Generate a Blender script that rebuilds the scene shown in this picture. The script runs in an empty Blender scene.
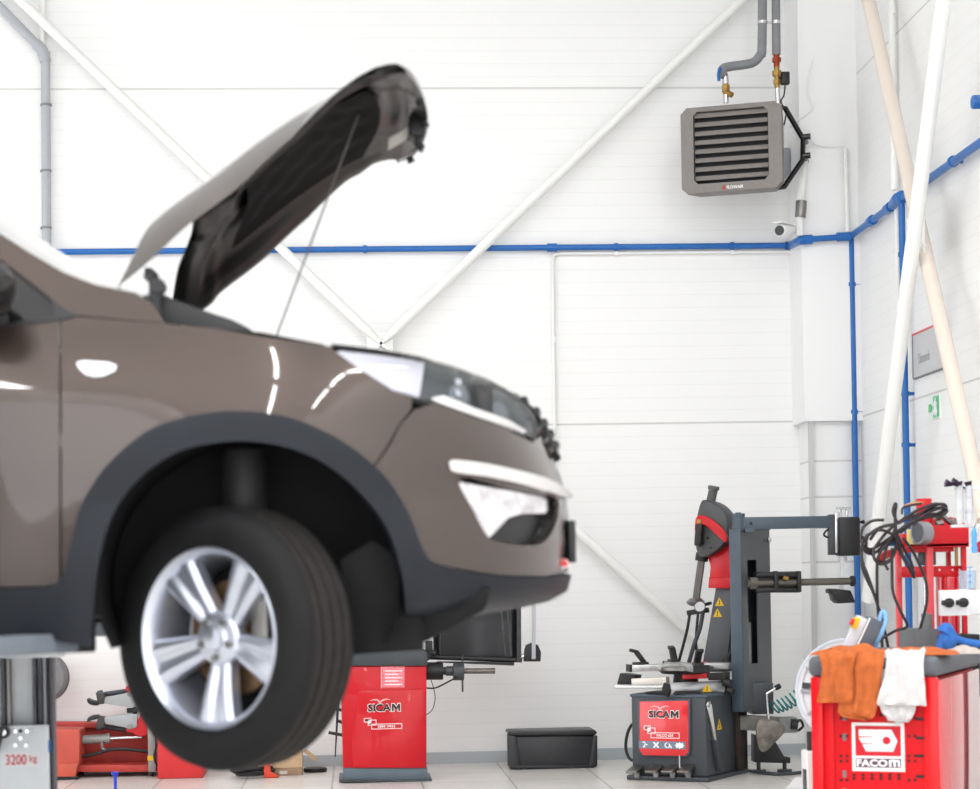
import bpy, bmesh, math, random
from math import sin, cos, pi, radians, sqrt, atan2, exp
from mathutils import Vector, Matrix
from mathutils.geometry import delaunay_2d_cdt
random.seed(7)
SC = bpy.context.scene
COL = SC.collection
V = Vector

# ------------------------------------------------------------------ camera
FPX = 2025.0; PX0, PY0 = 490.0, 580.5; YAW = atan2(136, 2025); ROLL = 0.0185; CAMZ = 1.35
CAM = V((0, 0, CAMZ))
FWD = V((sin(YAW), cos(YAW), 0)); R0 = V((cos(YAW), -sin(YAW), 0)); UP0 = V((0, 0, 1))
CR = R0 * cos(ROLL) - UP0 * sin(ROLL); CU = R0 * sin(ROLL) + UP0 * cos(ROLL)
def ray(px, py):
    return FWD + CR * ((px - PX0) / FPX) + CU * ((PY0 - py) / FPX)
def P(px, py, Y):
    d = ray(px, py); return CAM + d * (Y / d.y)
def PXw(px, py, X):
    d = ray(px, py); return CAM + d * (X / d.x)
def PZ(px, py, Z=0.0):
    d = ray(px, py); return CAM + d * ((Z - CAMZ) / d.z)
def proj(p):
    q = V(p) - CAM; w = q.dot(FWD)
    return PX0 + FPX * q.dot(CR) / w, PY0 - FPX * q.dot(CU) / w
cd = bpy.data.cameras.new('camera'); cam = bpy.data.objects.new('camera', cd); COL.objects.link(cam)
m = Matrix((CR, CU, -FWD)).transposed().to_4x4(); m.translation = CAM; cam.matrix_world = m
cd.sensor_fit = 'HORIZONTAL'; cd.sensor_width = 36; cd.lens = FPX / 980 * 36
cd.shift_y = (PY0 - 394.5) / 980; cd.shift_x = (490 - PX0) / 980
cd.clip_start = .05; cd.clip_end = 200
cd.dof.use_dof = True; cd.dof.focus_distance = 13.6; cd.dof.aperture_fstop = 3.2
SC.camera = cam

# ------------------------------------------------------------------ materials
def lin(c):
    out = []
    for v in c:
        v /= 255.0
        out.append(v / 12.92 if v <= .04045 else ((v + .055) / 1.055) ** 2.4)
    return (*out, 1)
MATS = {}
def mat(name, rgb, rough=.5, metal=0, coat=0, noise=0.0, nscale=8, bump=0.0, bscale=120, spec=.5, trans=0, ior=1.45,
        emit=None, estr=0, rgb2=None, alpha=1, flake=0, rvar=0.0):
    if name in MATS: return MATS[name]
    M = bpy.data.materials.new(name); M.use_nodes = True
    nt = M.node_tree; b = nt.nodes['Principled BSDF']; I = b.inputs
    base = lin(rgb)
    I['Roughness'].default_value = rough; I['Metallic'].default_value = metal; I['Coat Weight'].default_value = coat
    I['Coat Roughness'].default_value = .03
    I['Specular IOR Level'].default_value = spec; I['Transmission Weight'].default_value = trans; I['IOR'].default_value = ior
    I['Base Color'].default_value = base; I['Alpha'].default_value = alpha
    if emit: I['Emission Color'].default_value = lin(emit); I['Emission Strength'].default_value = estr
    tc = nt.nodes.new('ShaderNodeTexCoord')
    if noise or rgb2:
        n = nt.nodes.new('ShaderNodeTexNoise'); n.inputs['Scale'].default_value = nscale; n.inputs['Detail'].default_value = 5
        nt.links.new(tc.outputs['Object'], n.inputs['Vector'])
        r = nt.nodes.new('ShaderNodeValToRGB'); r.color_ramp.elements[0].position = .35; r.color_ramp.elements[1].position = .68
        k = 1 - noise
        r.color_ramp.elements[0].color = lin(rgb2) if rgb2 else tuple(x * k for x in base[:3]) + (1,)
        r.color_ramp.elements[1].color = base if rgb2 else tuple(min(1, x * (1 + noise * .5)) for x in base[:3]) + (1,)
        nt.links.new(n.outputs['Fac'], r.inputs['Fac']); nt.links.new(r.outputs['Color'], I['Base Color'])
        if rvar:
            mr = nt.nodes.new('ShaderNodeMapRange'); mr.inputs['To Min'].default_value = max(0, rough - rvar); mr.inputs['To Max'].default_value = rough + rvar
            nt.links.new(n.outputs['Fac'], mr.inputs['Value']); nt.links.new(mr.outputs['Result'], I['Roughness'])
    if bump:
        n2 = nt.nodes.new('ShaderNodeTexNoise'); n2.inputs['Scale'].default_value = bscale; n2.inputs['Detail'].default_value = 3
        nt.links.new(tc.outputs['Object'], n2.inputs['Vector'])
        bp = nt.nodes.new('ShaderNodeBump'); bp.inputs['Strength'].default_value = bump; bp.inputs['Distance'].default_value = .004
        nt.links.new(n2.outputs['Fac'], bp.inputs['Height']); nt.links.new(bp.outputs['Normal'], I['Normal'])
    MATS[name] = M
    return M

# ------------------------------------------------------------------ mesh builder
def rot_to(d):
    return V((0, 0, 1)).rotation_difference(V(d).normalized()).to_matrix().to_4x4()
def catmull(pts, n=6, closed=False):
    pts = [V(p) for p in pts]; out = []; N = len(pts)
    if N < 3 and not closed: return pts
    rng = range(N if closed else N - 1)
    for i in rng:
        g = (lambda k: pts[k % N]) if closed else (lambda k: pts[max(0, min(N - 1, k))])
        a, b, c, d = g(i - 1), g(i), g(i + 1), g(i + 2)
        for k in range(n):
            t = k / n
            out.append(.5 * ((2 * b) + (c - a) * t + (2 * a - 5 * b + 4 * c - d) * t * t + (3 * b - a - 3 * c + d) * t ** 3))
    if not closed: out.append(pts[-1])
    return out
class B:
    def __init__(s, F=None):
        s.bm = bmesh.new(); s.F = F if F is not None else Matrix.Identity(4)
    def merge(s, t, mtx=None):
        M = s.F @ (mtx if mtx is not None else Matrix.Identity(4))
        t.transform(M)
        if M.determinant() < 0: bmesh.ops.reverse_faces(t, faces=t.faces)
        me = bpy.data.meshes.new('tmp'); t.to_mesh(me); t.free(); s.bm.from_mesh(me); bpy.data.meshes.remove(me)
        return s
    def box(s, c, size, R=None, bev=0, seg=2):
        t = bmesh.new(); bmesh.ops.create_cube(t, size=1, matrix=Matrix.Diagonal((*size, 1)))
        if bev: bmesh.ops.bevel(t, geom=t.edges[:], offset=min(bev, min(size) * .49), segments=seg, affect='EDGES', profile=.5)
        M = Matrix.Translation(V(c)) @ (R.to_4x4() if R is not None else Matrix.Identity(4))
        return s.merge(t, M)
    def bx(s, x0, x1, y0, y1, z0, z1, bev=0, seg=2):
        return s.box(((x0 + x1) / 2, (y0 + y1) / 2, (z0 + z1) / 2), (abs(x1 - x0), abs(y1 - y0), abs(z1 - z0)), bev=bev, seg=seg)
    def bar(s, p0, p1, w, h, up=(0, 0, 1), bev=0):
        p0, p1 = V(p0), V(p1); d = p1 - p0; L = d.length; d.normalize(); up = V(up)
        if abs(d.dot(up)) > .99: up = V((0, 1, 0))
        x = d.cross(up).normalized(); z = x.cross(d).normalized()
        R = Matrix((x, d, z)).transposed()
        return s.box((p0 + p1) / 2, (w, L, h), R, bev)
    def cyl(s, p0, p1, r0, r1=None, seg=24, bev=0):
        p0, p1 = V(p0), V(p1); r1 = r0 if r1 is None else r1; d = p1 - p0
        t = bmesh.new(); bmesh.ops.create_cone(t, cap_ends=True, segments=seg, radius1=r0, radius2=max(r1, 1e-5), depth=d.length)
        if bev:
            e = [e for e in t.edges if len(e.link_faces) == 2 and any(len(f.verts) > 4 for f in e.link_faces)]
            bmesh.ops.bevel(t, geom=e, offset=bev, segments=2, affect='EDGES', profile=.5)
        return s.merge(t, Matrix.Translation((p0 + p1) / 2) @ rot_to(d))
    def tube(s, pts, r, seg=8, n=5, closed=False, smooth=True):
        pts = catmull(pts, n, closed) if smooth else [V(p) for p in pts]
        t = bmesh.new(); N = len(pts); rings = []; nrm = None
        for i, p in enumerate(pts):
            if closed: d = pts[(i + 1) % N] - pts[i - 1]
            else: d = pts[min(i + 1, N - 1)] - pts[max(i - 1, 0)]
            if d.length < 1e-9: d = V((0, 0, 1))
            d.normalize()
            if nrm is None:
                nrm = d.orthogonal().normalized()
            nrm = (nrm - d * nrm.dot(d))
            nrm = nrm.normalized() if nrm.length > 1e-6 else d.orthogonal().normalized()
            b = d.cross(nrm); rr = r(i / (N - 1)) if callable(r) else r
            rings.append([t.verts.new(p + (nrm * cos(2 * pi * k / seg) + b * sin(2 * pi * k / seg)) * rr) for k in range(seg)])
        for i in range(N if closed else N - 1):
            a, c = rings[i], rings[(i + 1) % N]
            for k in range(seg): t.faces.new((a[k], a[(k + 1) % seg], c[(k + 1) % seg], c[k]))
        if not closed:
            t.faces.new(rings[0][::-1]); t.faces.new(rings[-1])
        return s.merge(t)
    def prism(s, pts, axis, a0, a1, bev=0):
        """2-D outline extruded along axis 'y' (pts are x,z), 'x' (y,z) or 'z' (x,y)"""
        mk = {'y': lambda p, a: (p[0], a, p[1]), 'x': lambda p, a: (a, p[0], p[1]), 'z': lambda p, a: (p[0], p[1], a)}[axis]
        t = bmesh.new(); A = [t.verts.new(mk(p, a0)) for p in pts]; C = [t.verts.new(mk(p, a1)) for p in pts]; n = len(pts)
        t.faces.new(A); t.faces.new(C[::-1])
        for i in range(n): t.faces.new((A[i], C[i], C[(i + 1) % n], A[(i + 1) % n]))
        bmesh.ops.recalc_face_normals(t, faces=t.faces)
        if bev: bmesh.ops.bevel(t, geom=t.edges[:], offset=bev, segments=2, affect='EDGES', profile=.5)
        return s.merge(t)
    def lathe(s, prof, p0=(0, 0, 0), axis=(0, 0, 1), seg=32, arc=2 * pi):
        t = bmesh.new(); full = abs(arc - 2 * pi) < 1e-6; n = seg if full else seg + 1; R = []
        for r, h in prof: R.append([t.verts.new((r * cos(arc * k / seg), r * sin(arc * k / seg), h)) for k in range(n)])
        for i in range(len(prof) - 1):
            for k in range(seg):
                k2 = (k + 1) % n
                try: t.faces.new((R[i][k], R[i][k2], R[i + 1][k2], R[i + 1][k]))
                except ValueError: pass
        bmesh.ops.remove_doubles(t, verts=t.verts, dist=1e-6)
        bmesh.ops.recalc_face_normals(t, faces=t.faces)
        return s.merge(t, Matrix.Translation(V(p0)) @ rot_to(axis))
    def ball(s, c, r, sc=(1, 1, 1), R=None, seg=20):
        t = bmesh.new(); bmesh.ops.create_uvsphere(t, u_segments=seg, v_segments=seg // 2, radius=r)
        return s.merge(t, Matrix.Translation(V(c)) @ (R.to_4x4() if R is not None else Matrix.Identity(4)) @ Matrix.Diagonal((*sc, 1)))
    def grid(s, fn, nu, nv, flip=False):
        t = bmesh.new(); g = [[t.verts.new(fn(i / nu, j / nv)) for j in range(nv + 1)] for i in range(nu + 1)]
        for i in range(nu):
            for j in range(nv):
                q = (g[i][j], g[i + 1][j], g[i + 1][j + 1], g[i][j + 1])
                t.faces.new(q[::-1] if flip else q)
        return s.merge(t)
    def poly(s, pts, faces):
        t = bmesh.new(); vs = [t.verts.new(p) for p in pts]
        for f in faces: t.faces.new([vs[i] for i in f])
        return s.merge(t)

def link(o, parent=None):
    COL.objects.link(o)
    if parent is not None: o.parent = parent
    return o
def part(name, b, m, parent=None, label=None, sharp=35, mods=None, kind=None):
    """one mesh object; geometry was given in world space, stored in the parent chain's space"""
    me = bpy.data.meshes.new(name)
    W = Matrix.Identity(4); q = parent
    chain = []
    while q is not None: chain.append(q); q = q.parent
    for q in reversed(chain): W = W @ q.matrix_basis
    b.bm.transform(W.inverted())
    b.bm.to_mesh(me); b.bm.free()
    for p in me.polygons: p.use_smooth = True
    me.set_sharp_from_angle(angle=radians(sharp))
    for mm in (m if isinstance(m, (list, tuple)) else [m]): me.materials.append(mm)
    o = bpy.data.objects.new(name, me); link(o, parent)
    if label: o['label'] = label
    if kind: o['kind'] = kind
    return o
def thing(name, label, cat, loc=(0, 0, 0), rz=0, group=None):
    o = bpy.data.objects.new(name, None); o.empty_display_size = .1; link(o)
    o.location = loc; o.rotation_euler = (0, 0, rz); o['label'] = label; o['category'] = cat
    o.matrix_basis = Matrix.Translation(V(loc)) @ Matrix.Rotation(rz, 4, 'Z')
    if group: o['group'] = group
    return o
def tag(o, label, cat, group=None):
    o['label'] = label; o['category'] = cat
    if group: o['group'] = group
    return o
def struct(name, b, m, **k):
    return part(name, b, m, kind='structure', **k)
def mono(name, b, m, label, cat, loc, group=None, **k):
    """a thing that is one mesh, origin at loc"""
    b.bm.transform(Matrix.Translation(-V(loc)))
    o = part(name, b, m, **k); o.location = loc
    return tag(o, label, cat, group)
def copy_tree(o, parent=None):
    c = o.copy(); COL.objects.link(c); c.parent = parent
    for ch in list(o.children): copy_tree(ch, c)
    return c
class Fr:
    """a local frame standing on the floor: x along its front, y away from the camera side, z up"""
    def __init__(s, loc, rz): s.M = Matrix.Translation(V(loc)) @ Matrix.Rotation(rz, 4, 'Z'); s.I = s.M.inverted()
    def hit(s, px, py, ax, val):
        o = s.I @ CAM; d = s.I.to_3x3() @ ray(px, py); k = 'xyz'.index(ax)
        return o + d * ((val - o[k]) / d[k])
    def y(s, px, py, v): return s.hit(px, py, 'y', v)
    def x(s, px, py, v): return s.hit(px, py, 'x', v)
    def z(s, px, py, v): return s.hit(px, py, 'z', v)
def text_mesh(txt, bold=0.0, res=3):
    cu = bpy.data.curves.new('t', 'FONT'); cu.body = txt; cu.extrude = .02; cu.offset = bold; cu.resolution_u = res
    o = bpy.data.objects.new('t', cu); COL.objects.link(o)
    dg = bpy.context.evaluated_depsgraph_get(); dg.update()
    me = bpy.data.meshes.new_from_object(o.evaluated_get(dg)); bpy.data.objects.remove(o); bpy.data.curves.remove(cu)
    return me
def lettering(txt, F, x0, x1, z0, z1, y, bold=0.0, th=.0012):
    """letters filling x0..x1, z0..z1 on the local plane y of frame F, facing -y"""
    me = text_mesh(txt, bold); t = bmesh.new(); t.from_mesh(me); bpy.data.meshes.remove(me)
    xs = [v.co.x for v in t.verts]; ys = [v.co.y for v in t.verts]
    ax, bx_, ay, by = min(xs), max(xs), min(ys), max(ys)
    for v in t.verts:
        v.co = V((x0 + (v.co.x - ax) / (bx_ - ax) * (x1 - x0), y - (v.co.z + .02) / .04 * th, z0 + (v.co.y - ay) / (by - ay) * (z1 - z0)))
    b = B(F); b.merge(t); return b
def ring_poly(x0, x1, z0, z1, w, y, F, th=.0012):
    b = B(F)
    for a in ((x0, x1, z0, z0 + w), (x0, x1, z1 - w, z1), (x0, x0 + w, z0 + w, z1 - w), (x1 - w, x1, z0 + w, z1 - w)):
        b.bx(a[0], a[1], y - th, y, a[2], a[3])
    return b
# ------------------------------------------------------------------ palette
white_paint = mat('white_paint', (236, 236, 233), .35)
cream_paint = mat('cream_paint', (222, 211, 199), .4)
blue_pipe = mat('blue_plastic', (32, 102, 176), .35, noise=.08)
grey_ins = mat('grey_insulation', (128, 130, 133), .7, noise=.1)
pale_pipe = mat('pale_grey_plastic', (168, 171, 177), .5)
steel = mat('bright_steel', (200, 200, 200), .25, metal=1)
steel_dull = mat('dull_steel', (140, 138, 135), .45, metal=1, noise=.2)
brass = mat('brass', (158, 126, 70), .4, metal=.8)
copper = mat('copper', (150, 62, 40), .45, metal=.6)
black_pl = mat('black_plastic', (26, 26, 28), .45)
black_gl = mat('black_gloss', (14, 14, 16), .2)
rubber = mat('black_rubber', (30, 30, 31), .75, noise=.2)
anth = mat('anthracite_paint', (62, 66, 71), .42, noise=.06)
anth_blue = mat('slate_blue_paint', (70, 82, 93), .42, noise=.06)
red_m = mat('red_machine_paint', (196, 12, 28), .32, coat=.15, noise=.05, spec=.35)
white_ink = mat('white_ink', (240, 240, 240), .5)
black_ink = mat('black_ink', (18, 18, 22), .5)
yellow_ink = mat('yellow_ink', (226, 182, 20), .5)

# ------------------------------------------------------------------ room
YW = 15.0                                     # back wall
XR = P(846, 236, YW).x                        # right wall
XL, YF, ZC = -7.5, -4.0, 7.2
def wall_mat(name, seams, axis_ribs=.096):
    M = bpy.data.materials.new(name); M.use_nodes = True; nt = M.node_tree; b = nt.nodes['Principled BSDF']
    b.inputs['Roughness'].default_value = .42; b.inputs['Specular IOR Level'].default_value = .35
    g = nt.nodes.new('ShaderNodeNewGeometry'); sp = nt.nodes.new('ShaderNodeSeparateXYZ'); nt.links.new(g.outputs['Position'], sp.inputs[0])
    def math_(op, a, bb=None):
        n = nt.nodes.new('ShaderNodeMath'); n.operation = op
        for i, v in enumerate((a, bb)):
            if v is None: continue
            if isinstance(v, (int, float)): n.inputs[i].default_value = v
            else: nt.links.new(v, n.inputs[i])
        return n.outputs[0]
    z = sp.outputs['Z']
    fr = math_('FRACT', math_('DIVIDE', z, axis_ribs))
    rib = math_('LESS_THAN', fr, .06)
    seam = None
    for s in seams:
        k = math_('LESS_THAN', math_('ABSOLUTE', math_('SUBTRACT', z, s)), .007)
        seam = k if seam is None else math_('MAXIMUM', seam, k)
    n = nt.nodes.new('ShaderNodeTexNoise'); n.inputs['Scale'].default_value = .8; n.inputs['Detail'].default_value = 4
    nt.links.new(g.outputs['Position'], n.inputs['Vector'])
    mixa = nt.nodes.new('ShaderNodeMix'); mixa.data_type = 'RGBA'
    mixa.inputs['A'].default_value = lin((240, 240, 239)); mixa.inputs['B'].default_value = lin((237, 237, 236)); nt.links.new(n.outputs['Fac'], mixa.inputs['Factor'])
    mixc = nt.nodes.new('ShaderNodeMix'); mixc.data_type = 'RGBA'; mixc.inputs['B'].default_value = lin((168, 166, 162))
    nt.links.new(mixa.outputs['Result'], mixc.inputs['A'])
    nt.links.new(math_('ADD', math_('MULTIPLY', seam, .5), math_('MULTIPLY', rib, .10)), mixc.inputs['Factor'])
    nt.links.new(mixc.outputs['Result'], b.inputs['Base Color'])
    bp = nt.nodes.new('ShaderNodeBump'); bp.inputs['Distance'].default_value = .004; bp.inputs['Strength'].default_value = .25; bp.invert = True
    nt.links.new(math_('ADD', rib, seam), bp.inputs['Height']); nt.links.new(bp.outputs['Normal'], b.inputs['Normal'])
    return M
s_lo = P(680, 423, YW).z; s_hi = P(560, 88, YW).z
wm = wall_mat('white_sandwich_panel', (s_lo, s_hi))
def floor_mat():
    M = bpy.data.materials.new('grey_floor_tile'); M.use_nodes = True; nt = M.node_tree; b = nt.nodes['Principled BSDF']
    g = nt.nodes.new('ShaderNodeNewGeometry')
    br = nt.nodes.new('ShaderNodeTexBrick'); br.offset = 0; br.inputs['Scale'].default_value = 1
    br.inputs['Brick Width'].default_value = .6; br.inputs['Row Height'].default_value = .6; br.inputs['Mortar Size'].default_value = .006
    br.inputs['Color1'].default_value = lin((236, 232, 227)); br.inputs['Color2'].default_value = lin((229, 225, 220)); br.inputs['Mortar'].default_value = lin((172, 168, 163))
    mp = nt.nodes.new('ShaderNodeMapping'); mp.inputs['Location'].default_value = (.17, .2, 0); nt.links.new(g.outputs['Position'], mp.inputs[0]); nt.links.new(mp.outputs[0], br.inputs['Vector'])
    n = nt.nodes.new('ShaderNodeTexNoise'); n.inputs['Scale'].default_value = 2.2; n.inputs['Detail'].default_value = 6; nt.links.new(g.outputs['Position'], n.inputs['Vector'])
    mx = nt.nodes.new('ShaderNodeMix'); mx.data_type = 'RGBA'; mx.blend_type = 'MULTIPLY'; mx.inputs['Factor'].default_value = .22
    nt.links.new(br.outputs['Color'], mx.inputs['A']); nt.links.new(n.outputs['Fac'], mx.inputs['B']); nt.links.new(mx.outputs['Result'], b.inputs['Base Color'])
    b.inputs['Roughness'].default_value = .3
    return M
T = .15
struct('wall_back', B().bx(XL - T, XR + T, YW, YW + T, 0, ZC), wm)
struct('wall_right', B().bx(XR, XR + T, YF, YW, 0, ZC), wm)
WY0, WY1, WZ0, WZ1 = 7.6, 14.6, .1, 4.2                  # long window added to the unseen left wall, lets in low fill light
struct('wall_left', B().bx(XL - T, XL, YF, WY0, 0, ZC).bx(XL - T, XL, WY1, YW, 0, ZC).bx(XL - T, XL, WY0, WY1, 0, WZ0).bx(XL - T, XL, WY0, WY1, WZ1, ZC), wm)
struct('wall_front', B().bx(XL - T, XR + T, YF - T, YF, 5.6, ZC), wm)
fb = B()
for k in range(6):
    y = WY0 + (WY1 - WY0) * k / 5; fb.bx(XL - .10, XL - .04, y - .035, y + .035, WZ0, WZ1)
for z in (WZ0 + .03, (WZ0 + WZ1) / 2, WZ1 - .03): fb.bx(XL - .10, XL - .04, WY0, WY1, z - .03, z + .03)
struct('fill_window', fb, white_paint)  # frame of the window added for fill light, out of view
pld = bpy.data.lights.new('fill_window_portal', 'AREA'); pld.shape = 'RECTANGLE'; pld.size = WZ1 - WZ0; pld.size_y = WY1 - WY0; pld.cycles.is_portal = True
plo = bpy.data.objects.new('fill_window_portal', pld); link(plo); plo.location = (XL - .12, (WY0 + WY1) / 2, (WZ0 + WZ1) / 2); plo.rotation_euler = (0, -pi / 2, 0)
pld2 = bpy.data.lights.new('gate_portal', 'AREA'); pld2.shape = 'RECTANGLE'; pld2.size = XR - XL; pld2.size_y = 5.6; pld2.cycles.is_portal = True
plo2 = bpy.data.objects.new('gate_portal', pld2); link(plo2); plo2.location = ((XR + XL) / 2, YF - .02, 2.8); plo2.rotation_euler = (pi / 2, 0, 0)
struct('floor', B().bx(XL - T, XR + T, YF, YW + T, -.2, 0), floor_mat())
struct('ceiling', B().bx(XL - T, XR + T, YF, YW + T, ZC, ZC + .1), mat('ceiling_grey', (215, 216, 216), .6))
base_m = mat('grey_baseboard', (176, 182, 186), .5)
struct('baseboard_back', B().bx(XL, XR, YW - .02, YW, 0, .085), base_m)
struct('baseboard_right', B().bx(XR - .02, XR, YF, YW - .02, 0, .085), base_m)
# boxed steel column in the corner, upper casing then a recessed lower casing with a flat strip on its edge
xc0 = P(803, 330, 14.6).x; zj = P(825, 421, 14.6).z
struct('trim_1', B().bx(xc0, XR, 14.6, YW, zj, ZC), mat('column_casing_white', (238, 238, 238), .4))
xc1 = P(812, 500, 14.62).x
struct('trim_2', B().bx(xc1, XR, 14.66, YW, 0, zj), wall_mat('lower_column_panel', (P(830, 461, 14.66).z, P(830, 497, 14.66).z, P(830, 562, 14.66).z), 5.0))
struct('trim_3', B().bx(xc1 - .012, xc1 + .02, 14.62, 14.66, 0, zj), mat('grey_edge_strip', (196, 196, 196), .5))

# ------------------------------------------------------------------ light
w = bpy.data.worlds.new('world'); SC.world = w; w.use_nodes = True
bg = w.node_tree.nodes['Background']; bg.inputs[0].default_value = (.95, .97, 1, 1); bg.inputs[1].default_value = 3.0
LX = [-5.4, -2.6, .2, 2.9]
for i, x in enumerate(LX):
    for j, y in enumerate((-2.4, .8, 4.0, 7.2)):
        t = thing('ceiling_light', 'long white strip light on the workshop ceiling', 'ceiling light', (x, y, ZC - .1), 0, 'strip lights along the ceiling')
        part('housing', B().bx(x - .09, x + .09, y - 1.3, y + 1.3, ZC - .05, ZC, .01), white_paint, t)
        part('diffuser', B().bx(x - .075, x + .075, y - 1.28, y + 1.28, ZC - .075, ZC - .05, .008), mat('lit_diffuser', (255, 255, 255), .5, emit=(255, 252, 246), estr=6), t)
        ld = bpy.data.lights.new('strip_glow', 'AREA'); ld.shape = 'RECTANGLE'; ld.size = .15; ld.size_y = 2.55; ld.energy = 48; ld.color = (1, 1, 1)
        lo = bpy.data.objects.new('strip_glow', ld); link(lo, t); lo.location = (0, 0, .015)
SC.view_settings.view_transform = 'Standard'; SC.view_settings.look = 'None'; SC.view_settings.gamma = 1
SC.view_settings.exposure = 0.16; SC.view_settings.use_curve_mapping = False
SC.cycles.max_bounces = 8; SC.cycles.diffuse_bounces = 4; SC.cycles.glossy_bounces = 4; SC.cycles.transmission_bounces = 6
SC.cycles.use_denoising = True; SC.cycles.sample_clamp_indirect = 6

# ------------------------------------------------------------------ wall bracing
def rod(name, label, p0, p1, r, m, lugs=(False, True), group=None):
    p0, p1 = V(p0), V(p1); c = (p0 + p1) / 2
    t = thing(name, label, 'brace', c)
    b = B().cyl(p0, p1, r, seg=20); part('tube', b, m, t)
    d = (p1 - p0).normalized()
    for e, p, s in ((lugs[0], p0, -1), (lugs[1], p1, 1)):
        if e:
            part('fork_end', B().cyl(p, p + d * s * .08, r * .95, r * .55).box(p + d * s * .13, (.02, .03, .13), rot_to(d)), m, t)
            part('bolt', B().cyl(p + d * s * .15 - V((0, .03, 0)), p + d * s * .15 + V((0, .03, 0)), .014), white_paint, t)
    return t
yb = YW - .14
rod('wall_brace', 'white round brace slanting down behind the raised car bonnet', P(-60, -76, yb), P(369, 332, yb), .036, white_paint)
rod('wall_brace', 'white round brace running from above the unit heater down towards the bonnet', P(800, -55, yb), P(392, 333, yb), .036, white_paint)
rod('wall_brace', 'lower white brace slanting down to the tyre changer', P(397, 366, yb), P(760, 697, yb), .036, white_paint, (True, False))
gc = P(380, 350, yb)
t = thing('brace_node', 'white gusset plate where the wall braces meet above the headlight', 'brace plate', gc)
part('plate', B().box(gc + V((0, .02, 0)), (.19, .014, .26), bev=.003), white_paint, t)
for dx, dz in ((-.05, .09), (.05, .09), (-.05, -.09), (.05, -.09)):
    part('bolt', B().cyl(gc + V((dx, -.012, dz)), gc + V((dx, .012, dz)), .016, seg=6), white_paint, t)
part('wall_bracket', B().bx(gc.x - .05, gc.x + .05, gc.y + .02, YW, gc.z - .06, gc.z + .06), white_paint, t)
xr = XR - .16
def R_(px, py, off=0): return PXw(px, py, XR - off)
a0, a1 = R_(864, -20, .2), R_(985, 520, .2)
rod('wall_brace', 'cream crossing brace leaning over the grey wall poster', a0, a1, .046, cream_paint, (False, False))
rod('wall_brace', 'white crossing brace rising in front of the blue pipe on the side wall', R_(946, -20, .31), R_(868, 600, .31), .046, white_paint, (False, False))
nc = R_(917, 217, .22)
t = thing('brace_node', 'white clamp where the two side wall braces cross', 'brace plate', nc)
part('plate', B().box(nc + V((.0, 0, -.1)), (.012, .30, .30), bev=.004), white_paint, t)
for dy, dz in ((-.11, -.01), (.11, -.01), (-.11, -.2), (.11, -.2)):
    part('bolt', B().cyl(nc + V((-.03, dy, dz)), nc + V((.02, dy, dz)), .02, seg=6), white_paint, t)

# ------------------------------------------------------------------ blue compressed air pipes
def clamp(parent, c, axis, r, wall, m=blue_pipe):
    b = B(); a = V(axis).normalized()
    b.cyl(c - a * .014, c + a * .014, r * 1.35, seg=18); b.cyl(c, c + V(wall), .012, seg=8)
    return part('clamp', b, m, parent)
yp = YW - .05; rp = .022
pA = P(-90, 253.2, yp); pB = P(786, 245.5, yp)
t = thing('air_pipe', 'blue compressed air pipe running level along the back wall', 'pipe', pA)
xk = P(806, 239.5, 14.55)
part('pipe', B().cyl(pA, pB, rp), blue_pipe, t)
for px in (155, 365, 552, 616, 732): clamp(t, P(px, 253.2 - (px + 90) * .00879, yp), (1, 0, 0), rp, (0, .05, 0))
part('coupling', B().cyl(P(547, 247.6, yp), P(557, 247.5, yp), rp * 1.4), blue_pipe, t)
cE = P(845, 236.8, 14.55)
part('elbow', B().tube([pB, P(791, 245, yp - .02), xk + V((-.04, .05, 0)), xk], rp * 1.35, 12), blue_pipe, t)
part('pipe', B().cyl(xk, cE, rp), blue_pipe, t)
part('coupling', B().cyl(P(801, 240, 14.55), P(812, 239.3, 14.55), rp * 1.6), blue_pipe, t)
part('coupling', B().cyl(P(837, 237, 14.55), P(850, 236.5, 14.55), rp * 1.5), blue_pipe, t)
q0 = R_(851, 236, .06); q1 = R_(893, 205, .06)
t = thing('air_pipe', 'short blue pipe climbing the side wall from the corner column', 'pipe', q0)
part('pipe', B().cyl(q0, q1, .024), blue_pipe, t)
part('clamp', B().cyl(R_(870, 222, .06), R_(873, 219.7, .06), .036).cyl(R_(872, 220.4, .06), R_(872, 220.4, 0), .012), blue_pipe, t)
part('tee', B().cyl(R_(887, 209.6, .06), R_(891, 206.5, .06), .036).tube([q1, R_(897, 198, .08), R_(902, 196, .06)], .034, 12).ball(R_(902, 197, .06), .045), blue_pipe, t)
q2, q3 = R_(904, 197, .06), R_(1030, 107, .06)
t = thing('air_pipe', 'long blue pipe on the side wall passing behind the crossing braces', 'pipe', q2)
part('pipe', B().cyl(q2, q3, .026), blue_pipe, t)
for px, py in ((914, 189.5), (953, 161.5)):
    c = R_(px, py, .06); clamp(t, c, (0, 1, 0), .026, (.06, 0, 0))
def drop(label, px0, py0, px1, py1, cl, m=blue_pipe, r=.022, name='air_pipe'):
    a, b_ = R_(px0, py0, .06), R_(px1, py1, .06); b_ = V((a.x, a.y, b_.z))
    t = thing(name, label, 'pipe', b_)
    part('pipe', B().cyl(a, b_, r), m, t)
    for py in cl:
        z = R_(px0, py, .06).z; clamp(t, V((a.x, a.y, z)), (0, 0, 1), r, (.06, 0, 0), m)
    return t
drop('blue drop pipe beside the corner column', 851, 238, 857, 640, (285, 413, 540))
drop('blue drop pipe beside the grey wall poster', 901.5, 200, 907, 640, (255, 395, 446))
kb = R_(977, 102, .08)
t = thing('pipe_outlet', 'blue pipe end cap high on the side wall', 'pipe', kb)
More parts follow.
